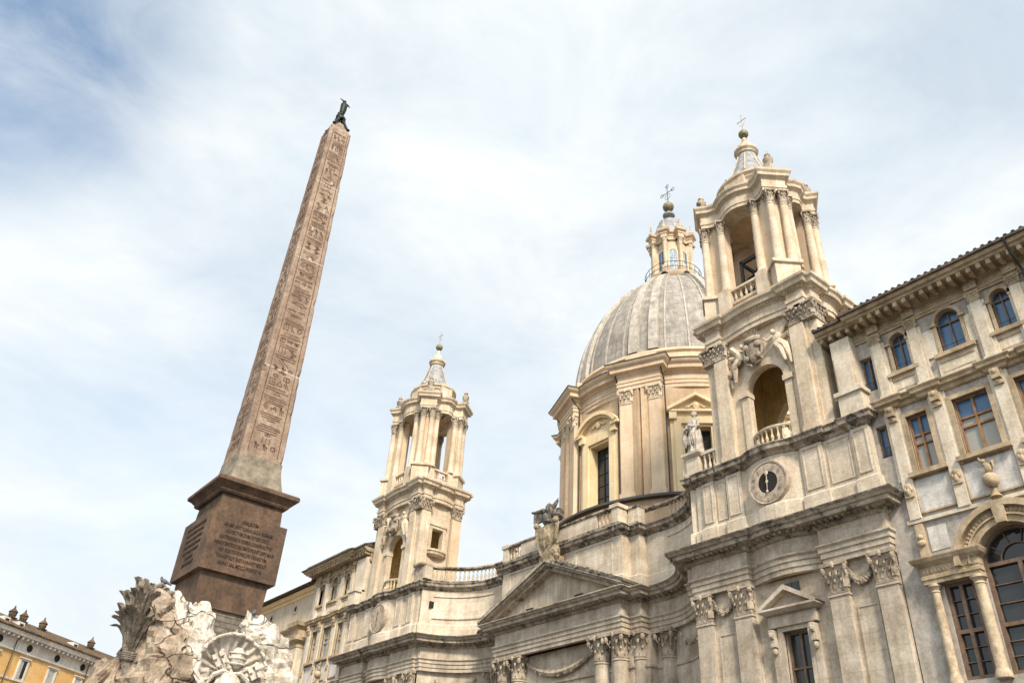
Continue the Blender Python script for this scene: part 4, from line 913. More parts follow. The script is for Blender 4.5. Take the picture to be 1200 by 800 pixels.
m = MB(); m.sweep(lp, [(0, 46.55), (0, 46.9), (.06, 46.95), (.06, 47.1), (.2, 47.2), (.24, 47.4), (-.2, 47.5)], closed=True, back=.5); m.lathe([(1.45, 47.4), (1.3, 47.9), (1.15, 48.0), (1.1, 48.3)], 0, DY, 24)
B(m, 'lantern_cornice', STP, ln)
m = MB(); m.lathe([(1.5, 47.5), (1.45, 47.8), (1.2, 48.5), (1.1, 48.9), (.95, 49.0), (.9, 49.4), (.5, 49.7), (.25, 49.85), (.2, 50.1), (.5, 50.3), (.52, 50.45), (.28, 50.7), (.12, 50.9)], 0, DY, 20); B(m, 'lantern_cupola', SPIRE, ln, smooth=True)
m = MB()
for k in range(8):
    a = rad(-90 + 22.5 + 45 * k); x, y = 1.75 * cos(a), DY + 1.75 * sin(a); m.lathe([(.16, 47.4), (.1, 47.6), (.16, 47.8), (.06, 48.0), (.1, 48.15), (.03, 48.3), (.08, 48.45), (.0, 48.6)], x, y, 8)
B(m, 'lantern_finial', TWR, ln)
m = MB()
for k in range(24):
    a = 2 * pi * k / 24; m.tube([(2.2 * cos(a), DY + 2.2 * sin(a), 42.7), (2.25 * cos(a), DY + 2.25 * sin(a), 43.6)], .022, 4)
for z in (43.1, 43.6): m.tube([(2.24 * cos(2 * pi * k / 24), DY + 2.24 * sin(2 * pi * k / 24), z) for k in range(25)], .028, 4)
for k in range(8):
    a = rad(-90 + 22.5 + 45 * k); m.ell((2.1 * cos(a), DY + 2.1 * sin(a), 42.5), (.32, .32, .14), amp=.3, seed=k)
B(m, 'lantern_railing', IRON, ln)
m = MB(); m.lathe([(0, 50.9)] + [(.48 * sin(pi * t / 12), 51.4 - .48 * cos(pi * t / 12)) for t in range(1, 12)] + [(0, 51.88)], 0, DY, 18); B(m, 'orb', GOLD, ln, smooth=True)
m = MB(); m.tube([(0, DY, 51.85), (0, DY, 53.9)], .03, 5); m.tube([(-.6, DY, 53.1), (.6, DY, 53.1)], .03, 5)
def loop(cx_, cz, rx, rz): return [(cx_ + rx * cos(2 * pi * t / 10), DY, cz + rz * sin(2 * pi * t / 10)) for t in range(11)]
for (a, b) in ((-.62, 53.1), (.62, 53.1), (0, 53.85)): m.tube(loop(a, b, .17, .17), .025, 4)
for q in (-1, 1): m.tube([(0, DY, 52.3), (q * .28, DY, 52.5), (q * .3, DY, 52.75), (q * .08, DY, 52.9)], .022, 4)
B(m, 'cross', IRON, ln)
# ================================================================== statue on the balustrade
st = root('statue', (CX + 11.45, 27.95, 19.22), 'weathered marble saint statue in flowing robes on the corner pedestal before the dome', 'statue')
m = MB(); sx_, sy_ = CX + 11.45, 27.95
n = 28; rows = [(0, .36, .30), (.12, .38, .31), (.5, .33, .27), (.9, .31, .25), (1.15, .30, .24), (1.35, .27, .2), (1.6, .30, .2), (1.78, .27, .17), (1.86, .12, .11), (1.9, .085, .085)]
vs = []
for z, a, b in rows:
    for j in range(n):
        ph = 2 * pi * j / n; k = 1 + (.16 if z < 1.3 else .06) * sin(7 * ph + z * 2.2) + .07 * sin(11 * ph - z * 3); lean = .06 * sin(z * 2)
        vs.append((sx_ + lean + a * k * cos(ph), sy_ + b * k * sin(ph), 19.22 + z))
m.add(vs, [(i * n + j, i * n + (j + 1) % n, (i + 1) * n + (j + 1) % n, (i + 1) * n + j) for i in range(len(rows) - 1) for j in range(n)] + [tuple(range(n))[::-1]])
bz = 19.22
m.tube([(sx_ - .24, sy_, bz + 1.68), (sx_ - .42, sy_ - .12, bz + 1.38), (sx_ - .30, sy_ - .32, bz + 1.22), (sx_ - .08, sy_ - .36, bz + 1.3)], [.1, .1, .08, .05], 8)
m.tube([(sx_ + .26, sy_, bz + 1.68), (sx_ + .38, sy_ - .1, bz + 1.35), (sx_ + .18, sy_ - .32, bz + 1.3), (sx_ - .02, sy_ - .36, bz + 1.45)], [.1, .1, .08, .05], 8)
m.tube([(sx_ + .1, sy_, bz + 1.84), (sx_ + .08, sy_, bz + 1.98)], [.08, .075], 8)
m.ell((sx_ + .07, sy_ - .02, bz + 2.1), (.12, .135, .165), n=12, m=10); m.ell((sx_ + .07, sy_ - .16, bz + 2.08), (.02, .03, .04), n=6, m=4)
bd = m.build('body', STAT, st, smooth=True)
m = MB()
for q in range(5): m.tube([(sx_ + .32 - q * .03, sy_ - .2 - q * .02, bz + 1.35), (sx_ + .2 - q * .09, sy_ - .34, bz + .9 - .05 * q), (sx_ + .28 - q * .14, sy_ - .33, bz + .35 + .07 * (q % 2))], [.06, .075, .03], 6)
m.tube([(sx_ - .36, sy_ - .18, bz + 1.3), (sx_ - .42, sy_ - .22, bz + .8), (sx_ - .34, sy_ - .2, bz + .35)], [.09, .11, .04], 7)
m.build('mantle', STAT, st, smooth=True)
m = MB(); m.ell((sx_ + .07, sy_ + .03, bz + 2.15), (.14, .15, .15), n=10, m=8, amp=.3); m.build('hair', STAT, st, smooth=True)
# ================================================================== palaces either side of the church
def palace(s, rt, x_end, GU, GL_):
    def P(mb, name, m_, parent=None, smooth=False):
        q = MB(); q.v = [(s * x, y, z) for x, y, z in mb.v]; q.f = mb.f
        if name in SPLIT and name != 'window_grille': return [k_.build(name, m_, parent or rt, org=OR, smooth=smooth) for k_ in pieces(q)][0]
        return q.build(name, m_, parent or rt, org=OR, smooth=smooth)
    X0, X1 = 19.95, x_end
    cxw = [21.8, 23.78, 25.72]; hw = [.33, .45, .33]
    ops = [(c - h, c + h, 19.38, 20.62, True) for c, h in zip(cxw, hw)] + ([(20.08, 20.70, 18.95, 20.5, False)] if s > 0 else [])
    m = MB(); wallxz(m, X0, X1, 18.0, 22.0, 28.05, 28.4, ops); P(m, 'upper_wall', GRAY)
    lops = [(21.40, 22.2, 15.12, 17.33, False), (23.15, 24.40, 15.17, 17.36, False), (25.32, 26.12, 15.12, 17.33, False), (20.15, 20.80, 16.05, 17.37, False)]
    if s < 0: lops = lops[:3]
    m = MB(); wallxz(m, X0, X1, 13.25, 18.0, 28.05, 28.4, lops); P(m, 'middle_wall', GRAY)
    m = MB(); wallxz(m, X0, X1, 0, 13.25, 28.05, 28.4, [(21.30, 22.28, 8.0, 11.05, False), (22.70, 24.86, 8.0, 11.4, True), (25.28, 26.22, 8.0, 11.05, False)]); P(m, 'lower_wall', GRAY)
    m = MB(); m.box(X0, X1, 28.4, 45, 0, 21.9); P(m, 'rear_body', GRAY)
    # glass + frames (upper)
    for c, h in list(zip(cxw, hw)):
        g_ = MB(); g_.prism([(c - h, 19.38), (c + h, 19.38), (c + h, 20.62)] + [(c + h * cos(pi * t / 10), 20.62 + h * sin(pi * t / 10)) for t in range(1, 10)] + [(c - h, 20.62)], 28.26, 28.29)
        wn = P(g_, 'arched_window', GU)
        f_ = MB()
        for a in (-h, -.025, h - .05): f_.box(c + a, c + a + .05, 28.18, 28.26, 19.38, 20.62 + (h * .95 if a == -.025 else 0))
        f_.box(c - h, c + h, 28.185, 28.258, 20.56, 20.62); f_.box(c - h, c + h, 28.185, 28.258, 19.38, 19.44)
        archband(f_, c, 20.62, h - .05, h, 28.18, 28.26, 12); P(f_, 'window_frame', WOOD if s > 0 else PALD, wn)
        r_ = MB(); r_.tube([(c - h, 28.1, 19.62), (c + h, 28.1, 19.62)], .012, 4); P(r_, 'window_bar', IRON, wn)
        a_ = MB(); archband(a_, c, 20.62, h, h + .13, 27.93, 28.15, 16)
        for q in (-1, 1):
            a_.box(*sorted((c + q * h, c + q * (h + .11))), 27.96, 28.15, 19.3, 20.55); a_.box(*sorted((c + q * (h - .02), c + q * (h + .22))), 27.9, 28.15, 20.52, 20.62)
        a_.box(c - h - .3, c + h + .3, 27.84, 28.15, 19.12, 19.26); a_.box(c - h - .22, c + h + .22, 27.9, 28.15, 19.26, 19.32)
        a_.box(c - h - .2, c + h + .2, 27.95, 28.1, 18.92, 18.99); a_.box(c - h - .12, c + h + .12, 27.98, 28.1, 18.5, 18.55)
        P(a_, 'arch_surround', PALD)
    # cream apron panels
    m = MB()
    for c, h in zip(cxw, hw): m.box(c - h - .28, c + h + .28, 27.99, 28.07, 18.22, 19.12)
    m.box(22.7, 23.2, 28.0, 28.07, 19.3, 20.5); m.box(24.36, 24.7, 28.0, 28.07, 19.3, 20.5)
    P(m, 'apron_panel', PAL)
    pil = [20.95, 22.46, 24.93, 26.35] + ([29.0] if x_end > 29 else [])
    for c in pil:
        m = MB(); m.box(c - .19, c + .19, 27.86, 28.1, 18.22, 20.78); m.box(c - .24, c + .24, 27.80, 28.1, 18.22, 18.42); m.box(c - .3, c + .3, 27.93, 28.08, 18.3, 20.8); p_ = P(m, 'pilaster', PAL)
        m = MB(); capital(m, c, 28.02, 20.78, 21.2, .38, .16); P(m, 'capital', PALD, p_)
        m = MB(); m.box(c - .24, c + .24, 27.84, 28.1, 21.36, 21.70); m.ell((c, 27.84, 21.53), (.1, .05, .1)); P(m, 'frieze_block', PALD, p_)
    if s > 0:
        m = MB(); m.box(19.2, 20.05, 27.55, 28.3, 19.0, 21.5); m.box(19.28, 19.97, 27.5, 27.56, 19.1, 20.75); P(m, 'corner_pier', PAL)
        m = MB(); m.box(19.15, 20.15, 27.5, 28.3, 18.0, 18.9); m.box(19.05, 20.25, 27.4, 28.3, 18.9, 19.08); P(m, 'pier_pedestal', PAL)
    else:
        m = MB(); m.box(18.9, 20.3, 27.75, 28.3, 18.0, 21.5); P(m, 'corner_pier', PAL)
        m = MB(); m.box(19.05, 20.0, 27.3, 27.8, 18.0, 18.9); m.box(18.95, 20.1, 27.2, 27.8, 18.9, 19.1); P(m, 'pier_pedestal', PAL)
    # architrave/frieze
    pth = [(X0 - .9, 27.98), (X1, 27.98)] if s > 0 else [(X0 - 1.2, 27.98), (X1, 27.98), (X1, 30)]
    m = MB(); m.sweep(pth, [(0, 21.2), (.02, 21.28), (.06, 21.3), (.06, 21.36), (0, 21.38), (0, 21.70), (.08, 21.74), (.1, 21.80)], back=.1); P(m, 'frieze', PALD)
    pe = [(X0 - 1.25, 27.9), (20.7, 27.9), (20.7, 27.65), (X1 + .05, 27.65)] + ([(X1 + .05, 30)] if s < 0 else [])
    m = MB(); m.along(pe, -.1, .36, .15, .5, 21.66, 21.86); m.sweep(pe, [(-.3, 21.8), (.42, 21.88), (.44, 21.98), (.55, 22.0), (.6, 22.16), (-.2, 22.2)], back=.2); P(m, 'eaves', PALD)
    m = MB()
    m.sweep(pe, [(.62, 22.14), (.70, 22.14), (.70, 22.24), (-.2, 22.62)], back=.3)
    k = 0; x = X0 - 1.2
    while x < X1:
        yf = 27.25 if x < 20.6 else 26.98
        m.tube([(x, yf, 22.25), (x, yf + 1.2, 22.72)], .085, 6); x += .27
    m.prism([(X0 - 1.3, 22.2), (X1 + .2, 22.2), (X1 + .2, 22.3), (X0 - 1.3, 22.3)], 27.6, 33); P(m, 'roof', TILED)
    # string cornice
    ps = [(20.5, 27.98)]
    for c in pil: ps += [(c - .34, 27.98), (c - .34, 27.86), (c + .34, 27.86), (c + .34, 27.98)]
    ps += [(X1, 27.98)]
    m = MB(); m.sweep(ps, [(0, 17.82), (.05, 17.86), (.07, 17.96), (.2, 18.0), (.22, 18.1), (.28, 18.18), (.28, 18.22), (-.1, 18.26)], back=.15); P(m, 'string_cornice', PALD)
    # brackets & lesenes around middle windows
    for c in [20.95, 22.68, 24.88, 26.6]:
        m = MB(); m.box(c - .2, c + .2, 27.9, 28.1, 13.4, 17.82); m.box(c - .32, c + .32, 27.96, 28.08, 14.9, 17.8)
        P(m, 'lesene', PAL)
        m = MB(); m.box(c - .15, c + .15, 27.72, 27.95, 17.45, 17.84); m.ell((c, 27.78, 17.72), (.14, .12, .14), n=8); m.ell((c, 27.86, 17.36), (.12, .08, .12), n=8); m.box(c - .17, c + .17, 27.82, 27.92, 17.24, 17.29)
        P(m, 'bracket', PALD)
        m = MB(); m.ell((c, 27.88, 14.62), (.14, .08, .14)); m.ell((c, 27.86, 14.4), (.1, .08, .16)); m.box(c - .16, c + .16, 27.84, 27.92, 14.2, 14.25)
        for q in (-1, 1): m.ell((c + q * .1, 27.86, 14.5), (.06, .06, .1))
        P(m, 'mask_ornament', PALD)
    for i, (a, b, z0, z1, _) in enumerate(lops[:3]):
        c = (a + b) / 2
        g_ = MB(); g_.box(a, b, 28.24, 28.27, z1 - (z1 - z0) * .36, z1); wn = P(g_, 'middle_window', GU)
        g_ = MB(); g_.box(a, b, 28.235, 28.265, z0, z1 - (z1 - z0) * .36); P(g_, 'curtained_pane', GL_, wn)
        f_ = MB(); zt = z1 - (z1 - z0) * .36; zm = z1 - (z1 - z0) * .52
        for q in (a, c - .04, b - .07): f_.box(q, q + .075, 28.15, 28.235, z0, z1)
        for q in (z0, zm, zt, z1 - .07): f_.box(a, b, 28.155, 28.232, q, q + .07)
        P(f_, 'window_frame', mat_wood2 if s > 0 else PALD, wn)
        f_ = MB()
        f_.box(a - .16, a, 27.94, 28.1, z0 - .05, z1 + .16); f_.box(b, b + .16, 27.94, 28.1, z0 - .05, z1 + .16); f_.box(a, b, 27.94, 28.1, z1, z1 + .16)
        f_.box(a - .24, a - .16, 27.98, 28.1, z0 - .05, z1 + .24); f_.box(b + .16, b + .24, 27.98, 28.1, z0 - .05, z1 + .24)
        f_.box(a - .3, b + .3, 27.78, 28.1, z0 - .22, z0 - .05); P(f_, 'window_surround', PALD)
        f_ = MB(); f_.box(a - .22, b + .22, 28.0, 28.06, 13.62, z0 - .32); P(f_, 'whitewashed_panel', PANEL)
        f_ = MB(); 
        for q in ((a - .28, a - .22, 13.56, z0 - .26), (b + .22, b + .28, 13.56, z0 - .26)): f_.box(q[0], q[1], 27.96, 28.08, q[2], q[3])
        f_.box(a - .22, b + .22, 27.965, 28.08, 13.56, 13.62); P(f_, 'panel_moulding', PALD)
    if s > 0:
        for (z0, z1) in ((18.95, 20.5), (16.05, 17.37)):
            a, b = (20.08, 20.70) if z0 > 18 else (20.15, 20.80)
            g_ = MB(); g_.box(a, b, 28.30, 28.33, z0, z1); wn = P(g_, 'narrow_window', GU)
            f_ = MB()
            for q in (a, (a + b) / 2 - .04, b - .06): f_.box(q, q + .07, 28.2, 28.29, z0, z1)
            for q in (z0, z1 - .07): f_.box(a, b, 28.205, 28.288, q, q + .07)
            P(f_, 'window_frame', WOOD, wn)
            f_ = MB(); f_.tube([(a, 28.08, z0 + .4), (b, 28.08, z0 + .4)], .012, 4); f_.tube([(a, 28.08, z0 + .06), (b, 28.08, z0 + .06)], .012, 4)
            for q in range(6): f_.tube([(a + .06 + q * .1, 28.08, z0), (a + .06 + q * .1, 28.08, z0 + .4)], .01, 4)
            P(f_, 'window_grille', IRON, wn)
    # emblem urn with dove
    m = MB(); c = 23.75; m.lathe([(.2, 13.4), (.1, 13.55), (.08, 13.72), (0.0, 13.72)], c, 27.9, 10); m.ell((c, 27.82, 13.98), (.26, .24, .26), n=14, m=10)
    m.ell((c + .02, 27.85, 14.42), (.14, .12, .2)); m.ell((c - .08, 27.8, 14.68), (.08, .07, .08)); m.tube([(c, 27.85, 14.5), (c - .16, 27.82, 14.75), (c - .2, 27.8, 14.85)], [.09, .05, .02], 5); m.tube([(c + .05, 27.85, 14.5), (c + .2, 27.82, 14.6), (c + .22, 27.8, 14.35)], [.09, .07, .02], 5)
    P(m, 'dove_and_orb_relief', PALD, smooth=True)
    # second string and serliana
    m = MB(); m.box(20.6, X1, 27.94, 28.1, 13.27, 13.4); P(m, 'thin_string', PAL)
    m = MB(); m.box(21.2, 21.85, 28.03, 28.07, 12.2, 13.05); m.box(25.65, 26.3, 28.03, 28.07, 12.2, 13.05); P(m, 'spandrel_panel', PANEL)
    for c in (20.98, 26.52):
        m = MB(); m.box(c - .14, c + .14, 27.9, 28.1, 11.95, 13.2); m.ell((c, 27.88, 12.5), (.16, .1, .12)); m.ell((c, 27.88, 12.72), (.1, .1, .1)); P(m, 'carved_bracket', PALD)
    m = MB(); c = 23.78
    for (r0, r1, y0) in ((1.08, 1.3, 27.75), (1.3, 1.36, 27.68), (1.36, 1.60, 27.80), (1.60, 1.78, 27.6), (1.78, 1.84, 27.68)): archband(m, c, 11.4, r0, r1, y0, 28.1, 28, 0 if r0 < 1.7 else .08, pi if r0 < 1.7 else pi - .08)
    m.prism([(c - .15, 12.45), (c + .15, 12.45), (c + .2, 13.0), (c - .2, 13.0)], 27.6, 28.1)
    rr = random.Random(3)
    for t in range(34):
        a = pi * (t + .5) / 34; m.ell((c + 1.48 * cos(a), 27.79, 11.4 + 1.48 * sin(a)), (.07, .05, .07), n=6, m=4)
    P(m, 'arch_moulding', PALD)
    m = MB()
    for q in (-1, 1):
        xa, xb = sorted((c + q * 1.1, c + q * 3.0))
        m.sweep([(xa, 28.1), (xa, 27.78), (xb, 27.78), (xb, 28.1)], [(0, 11.05), (0, 11.18), (.04, 11.2), (.04, 11.3), (.0, 11.33), (0.02, 11.6), (.1, 11.66), (.2, 11.74), (.26, 11.86), (.26, 11.9), (-.2, 11.94)], back=.15)
        for t in range(14): m.ell((xa + .1 + (xb - xa - .2) * t / 13, 27.77, 11.47), (.07, .04, .09), n=6, m=4)
    P(m, 'serliana_entablature', PALD)
    for cc, r_ in ((21.06, .15), (22.52, .18), (25.04, .18), (26.5, .15)):
        m = MB(); m.lathe([(r_ * 1.4, 7.9), (r_ * 1.4, 8.0), (r_ * 1.15, 8.12), (r_, 8.2), (r_, 9), (r_ * .88, 10.75), (r_ * 1.05, 10.78), (r_ * .9, 10.84), (r_ * 1.3, 10.95), (r_ * 1.4, 10.96), (r_ * 1.4, 11.05)], cc, 27.92, 16); P(m, 'column', SERC, smooth=True)
    for (a, b, arch) in ((21.30, 22.28, False), (22.70, 24.86, True), (25.28, 26.22, False)):
        c2 = (a + b) / 2; h = (b - a) / 2; zt = 11.4 if arch else 11.05
        poly = [(a, 8.0), (b, 8.0), (b, zt)] + ([(c2 + h * cos(pi * t / 12), zt + h * sin(pi * t / 12)) for t in range(1, 12)] if arch else []) + [(a, zt)]
        g_ = MB(); g_.prism(poly, 28.28, 28.31); wn = P(g_, 'tall_window', GLD)
        f_ = MB()
        for q in (a, c2 - .06, b - .11): f_.box(q, q + .12, 28.14, 28.27, 8.0, zt)
        for q in (8.0, 9.42, zt - .1): f_.box(a, b, 28.145, 28.265, q, q + .12)
        for i2 in (1, 2):
            for zz0, zz1 in ((8.1, 9.42), (9.54, zt - .1)): f_.box(a, b, 28.2, 28.26, zz0 + (zz1 - zz0) * i2 / 3 - .012, zz0 + (zz1 - zz0) * i2 / 3 + .012)
        if arch:
            archband(f_, c2, zt, h - .1, h, 28.14, 28.27, 18); archband(f_, c2, zt, h * .5 - .015, h * .5 + .015, 28.2, 28.26, 12)
            for t in (36, 72, 108, 144): f_.tube([(c2 + .5 * h * cos(rad(t)), 28.23, zt + .5 * h * sin(rad(t))), (c2 + .95 * h * cos(rad(t)), 28.23, zt + .95 * h * sin(rad(t)))], .02, 4)
        P(f_, 'window_frame', WOOD, wn)
    if s > 0:
        m = MB(); m.tube([(26.75, 26.95, 22.2), (26.75, 27.3, 21.6), (26.78, 27.8, 21.2), (26.78, 27.82, 2)], .05, 6); P(m, 'drainpipe', PIPE)
        m = MB(); m.box(26.1, 26.75, 28.6, 29.2, 22.4, 23.15); m.box(26.0, 26.85, 28.5, 29.3, 23.15, 23.25); m.box(26.15, 26.7, 28.65, 29.15, 23.25, 23.4); P(m, 'chimney', TILE)
SERC = mat('mottled_column_stone', (.54, .44, .31), (.36, .28, .19), (.66, .57, .44), sc=3, streak=.2, dirt=(.25, .19, .13), dlo=.55, dhi=.7, dsc=2)
mat_wood2 = mat('orange_brown_wood', (.30, .165, .085), rough=.6, sc=4, streak=.3, bump=.1)
pr_ = root('palace', (CX + 25, 28, 0), 'cream and grey plaster palace with three arched loggia windows right of the church', 'palace')
palace(1, pr_, 33, GLB, GLP)
pl_ = root('palace', (CX - 25, 28, 0), 'narrow palace with arched loggia windows between the left bell tower and obelisk', 'palace')
palace(-1, pl_, 27.35, GLL, GLL)
# long palace wing behind the obelisk
lw_ = root('palace_wing', (CX - 45, 28.5, 0), 'low grey palace wing with round attic windows and orange cornice behind the obelisk', 'building')
m = MB(); x0, x1 = CX - 75, CX - 27.4
m.box(x0, x1, 28.5, 40, 0, 20.95); m.build('wall', WING, lw_)
m = MB(); m.sweep([(x0, 28.5), (x1, 28.5)], [(0, 20.85), (.1, 20.9), (.12, 21.05), (.35, 21.12), (.38, 21.24), (.5, 21.34), (-.2, 21.45)]); m.build('cornice', YEL, lw_)
m = MB(); m.sweep([(x0, 28.48), (x1, 28.48)], [(0, 18.2), (.15, 18.3), (.35, 18.4), (.4, 18.5), (0, 18.7)]); m.build('string_course', WING, lw_)
m = MB(); m.sweep([(x0, 28.1), (x1, 28.1)], [(.42, 21.44), (.5, 21.44), (.5, 21.5), (-.2, 21.9)]); m.build('roof', TILED, lw_)
for k in range(9):
    x = CX - 31.2 - 4.6 * k
    m = MB(); m.lathey([(0, -.01), (.26, -.01), (.27, -.06), (.36, -.06), (.37, .05)], x, 20.15, 28.5, 18)
    o_ = m.build('round_window', BLK, lw_); m = MB(); m.lathey([(.26, -.02), (.26, -.08), (.37, -.08), (.38, .05)], x, 20.15, 28.5, 18); m.build('window_surround', WING, o_)
    m = MB(); m.box(x - .5, x + .5, 28.46, 28.49, 15.3, 17.2); o_ = m.build('window', GLL, lw_)
    m = MB(); m.box(x - .7, x - .5, 28.4, 28.5, 15.1, 17.4); m.box(x + .5, x + .7, 28.4, 28.5, 15.1, 17.4); m.box(x - .5, x + .5, 28.4, 28.5, 17.2, 17.4); m.build('window_surround', PAL, o_)
m = MB(); m.box(CX - 34.8, CX - 34.3, 29.5, 30, 21.3, 22.3); m.box(CX - 34.9, CX - 34.2, 29.4, 30.1, 22.3, 22.4); m.build('chimney', PAL, lw_)
m = MB(); xx = CX - 29.0; m.box(xx - .55, xx + .55, 27.9, 28.5, 0, 16.7); m.build('giant_pilaster', PAL, lw_)
m = MB(); m.sweep([(xx - .55, 28.5), (xx - .55, 27.9), (xx + .55, 27.9), (xx + .55, 28.5)], [(0, 16.6), (.05, 16.65), (.0, 16.9), (.1, 17.0), (.3, 17.15), (.32, 17.4), (.1, 17.5), (.1, 18.0), (.4, 18.2), (.45, 18.5), (-.2, 18.55)]); m.build('pilaster_cap', PALD, lw_)
# ================================================================== yellow palazzo, far left
yb = root('palazzo', (-92.6, 11.6, 0), 'yellow plaster palazzo with tiled roof, chimneys and white cornice at far left', 'building'); yb.rotation_euler = (0, 0, rad(126))
YO = (-92.6, 11.6, 0)
def Y(mb, name, m_, parent=None, smooth=False):
    if name in SPLIT: return [k_.build(name, m_, parent or yb, org=YO) for k_ in pieces(mb)][0]
    return mb.build(name, m_, parent or yb, org=YO, smooth=smooth)
m = MB(); xs = [.45 + 3.85 * k for k in range(-3, 11)]
m.box(-22, 52, 0, 14, 0, 18.4); Y(m, 'wall', ORG)
m = MB(); m.box(-22, 52, -.08, 14, 18.4, 19.7); Y(m, 'frieze', WHT)
m = MB(); m.sweep([(-22, -.08), (52, -.08)], [(0, 19.35), (.15, 19.45), (.2, 19.6), (.7, 19.7), (.75, 19.95), (.85, 20.05), (-.3, 20.15)]); m.along([(-22, -.08), (52, -.08)], .1, .62, .2, .5, 19.45, 19.68)
m.sweep([(-22, 0), (52, 0)], [(.08, 18.32), (.2, 18.4), (.2, 18.5), (.06, 18.55)]); m.sweep([(-22, 0), (52, 0)], [(.0, 15.9), (.1, 15.95), (.1, 16.1), (0, 16.12)]); m.sweep([(-22, 0), (52, 0)], [(.0, 15.2), (.08, 15.25), (.08, 15.35), (0, 15.4)])
Y(m, 'cornice', WHT)
m = MB(); m.add([(-22.5, -1.0, 20.1), (52.5, -1.0, 20.1), (52.5, 6.5, 22.8), (-22.5, 6.5, 22.8), (52.5, 14, 20.1), (-22.5, 14, 20.1)], [(0, 1, 2, 3), (3, 2, 4, 5), (0, 3, 5), (1, 4, 2), (0, 5, 4, 1)])
x = -22.4
while x < 52:
    m.tube([(x, -1.0, 20.14), (x, 6.5, 22.85)], .11, 5, cap=True); x += .36
Y(m, 'roof', TILE)
for k, x in enumerate(xs):
    m = MB(); m.lathey([(0, -.02), (.27, -.02), (.27, -.06), (.33, -.06), (.34, .02)], x, 19.0, -.09, 16); Y(m, 'round_window', BLK)
    m = MB(); m.box(x - .42, x + .42, -.05, -.02, 16.25, 17.85); wn = Y(m, 'window', SHUT)
    m = MB()
    for a in (-.62, .42): m.box(x + a, x + a + .2, -.12, 0, 16.1, 17.9)
    m.box(x - .62, x + .62, -.12, 0, 17.85, 18.0); m.box(x - .7, x + .7, -.2, 0, 15.95, 16.15); m.box(x - .7, x + .7, -.22, 0, 18.0, 18.1); Y(m, 'window_surround', WHT, wn)
    if k % 3 == 1: m = MB(); m.box(x + .02, x + .4, -.07, -.05, 16.3, 17.8); Y(m, 'open_shutter_gap', BLK, wn)
    m = MB(); m.box(x - .45, x + .45, -.05, -.02, 11.2, 13.6); wn = Y(m, 'window', SHUT)
    m = MB(); m.box(x - .65, x + .65, -.15, -.06, 13.6, 13.85); m.box(x - .65, x - .45, -.15, 0, 11.0, 13.6); m.box(x + .45, x + .65, -.15, 0, 11.0, 13.6); Y(m, 'window_surround', WHT, wn)
for x, h in ((4.9, 1.0), (6.4, 1.0), (9.2, 1.1), (16.9, 1.1), (25, 1.2), (-4, 1)):
    yy = 4.2; zb = 21.65
    m = MB(); m.box(x - .34, x + .34, yy - .3, yy + .3, zb - .5, zb + .55); m.box(x - .42, x + .42, yy - .38, yy + .38, zb + .55, zb + .63); m.lathe([(.3, zb + .63), (.38, zb + .85), (.38, zb + 1.05), (.46, zb + 1.15), (.28, zb + 1.35), (.12, zb + 1.5), (.04, zb + 1.8)], x, yy, 8); Y(m, 'chimney', TILE)
for x in (1.2, 3.1, 10.9, 18.5):
    m = MB(); yy = .9; z0 = 20.6; m.box(x - .36, x + .36, yy - .2, yy + .9, z0 - .2, z0 + .62); dmr = Y(m, 'dormer', WHT); m = MB(); m.box(x - .22, x + .22, yy - .23, yy - .2, z0, z0 + .45); Y(m, 'dormer_window', BLK, dmr)
m = MB()
for x in (2.4, 12.7): m.tube([(x, -.95, 20.1), (x, -.2, 19.3), (x, -.12, 2)], .05, 5)
Y(m, 'drainpipe', PIPE)
# ================================================================== obelisk
OX, OY = -26.5, 8.95
ob = root('obelisk', (OX, OY, 7.2), 'tall rose granite egyptian obelisk carved with hieroglyphs on a brown inscribed pedestal', 'obelisk')
def O(mb, name, m_, parent=None, smooth=False): return mb.build(name, m_, parent or ob, smooth=smooth)
Z0, Z1, H0, H1 = 13.55, 30.2, .775, .505
m = MB(); nseg = 17
for i in range(nseg):
    a, b = Z0 + (Z1 - Z0) * i / nseg, Z0 + (Z1 - Z0) * (i + 1) / nseg
def half(z): return H0 + (H1 - H0) * (z - Z0) / (Z1 - Z0)
rows = [Z0 + (Z1 - Z0) * i / 60 for i in range(61)]; rr = random.Random(5); vs = []
for z in rows:
    h = half(z); ring_ = []
    for i, j in ((-1, -1), (1, -1), (1, 1), (-1, 1)):
        c = .03 + abs(rr.gauss(0, .02)) + (.07 if rr.random() < .1 else 0)
        if (i, j) in ((-1, -1), (1, 1)): ring_ += [(OX + i * h, OY + j * (h - c)), (OX + i * (h - c), OY + j * h)]
        else: ring_ += [(OX + i * (h - c), OY + j * h), (OX + i * h, OY + j * (h - c))]
    vs += [(x, y, z) for x, y in ring_]
m.add(vs, [(i * 8 + j, i * 8 + (j + 1) % 8, (i + 1) * 8 + (j + 1) % 8, (i + 1) * 8 + j) for i in range(60) for j in range(8)] + [tuple(range(8)), tuple(range(480, 488))])
sh = O(m, 'shaft', GRR)
m = MB(); m.frustum(OX, OY, Z1, 31.15, H1, H1, .06, .06); O(m, 'pyramidion', GRR)
COURSE = mat('grey_masonry_course', (.20, .175, .145), (.12, .105, .09), (.29, .26, .22), sc=3, brick=(.6, .16, .02, .5), streak=.2)
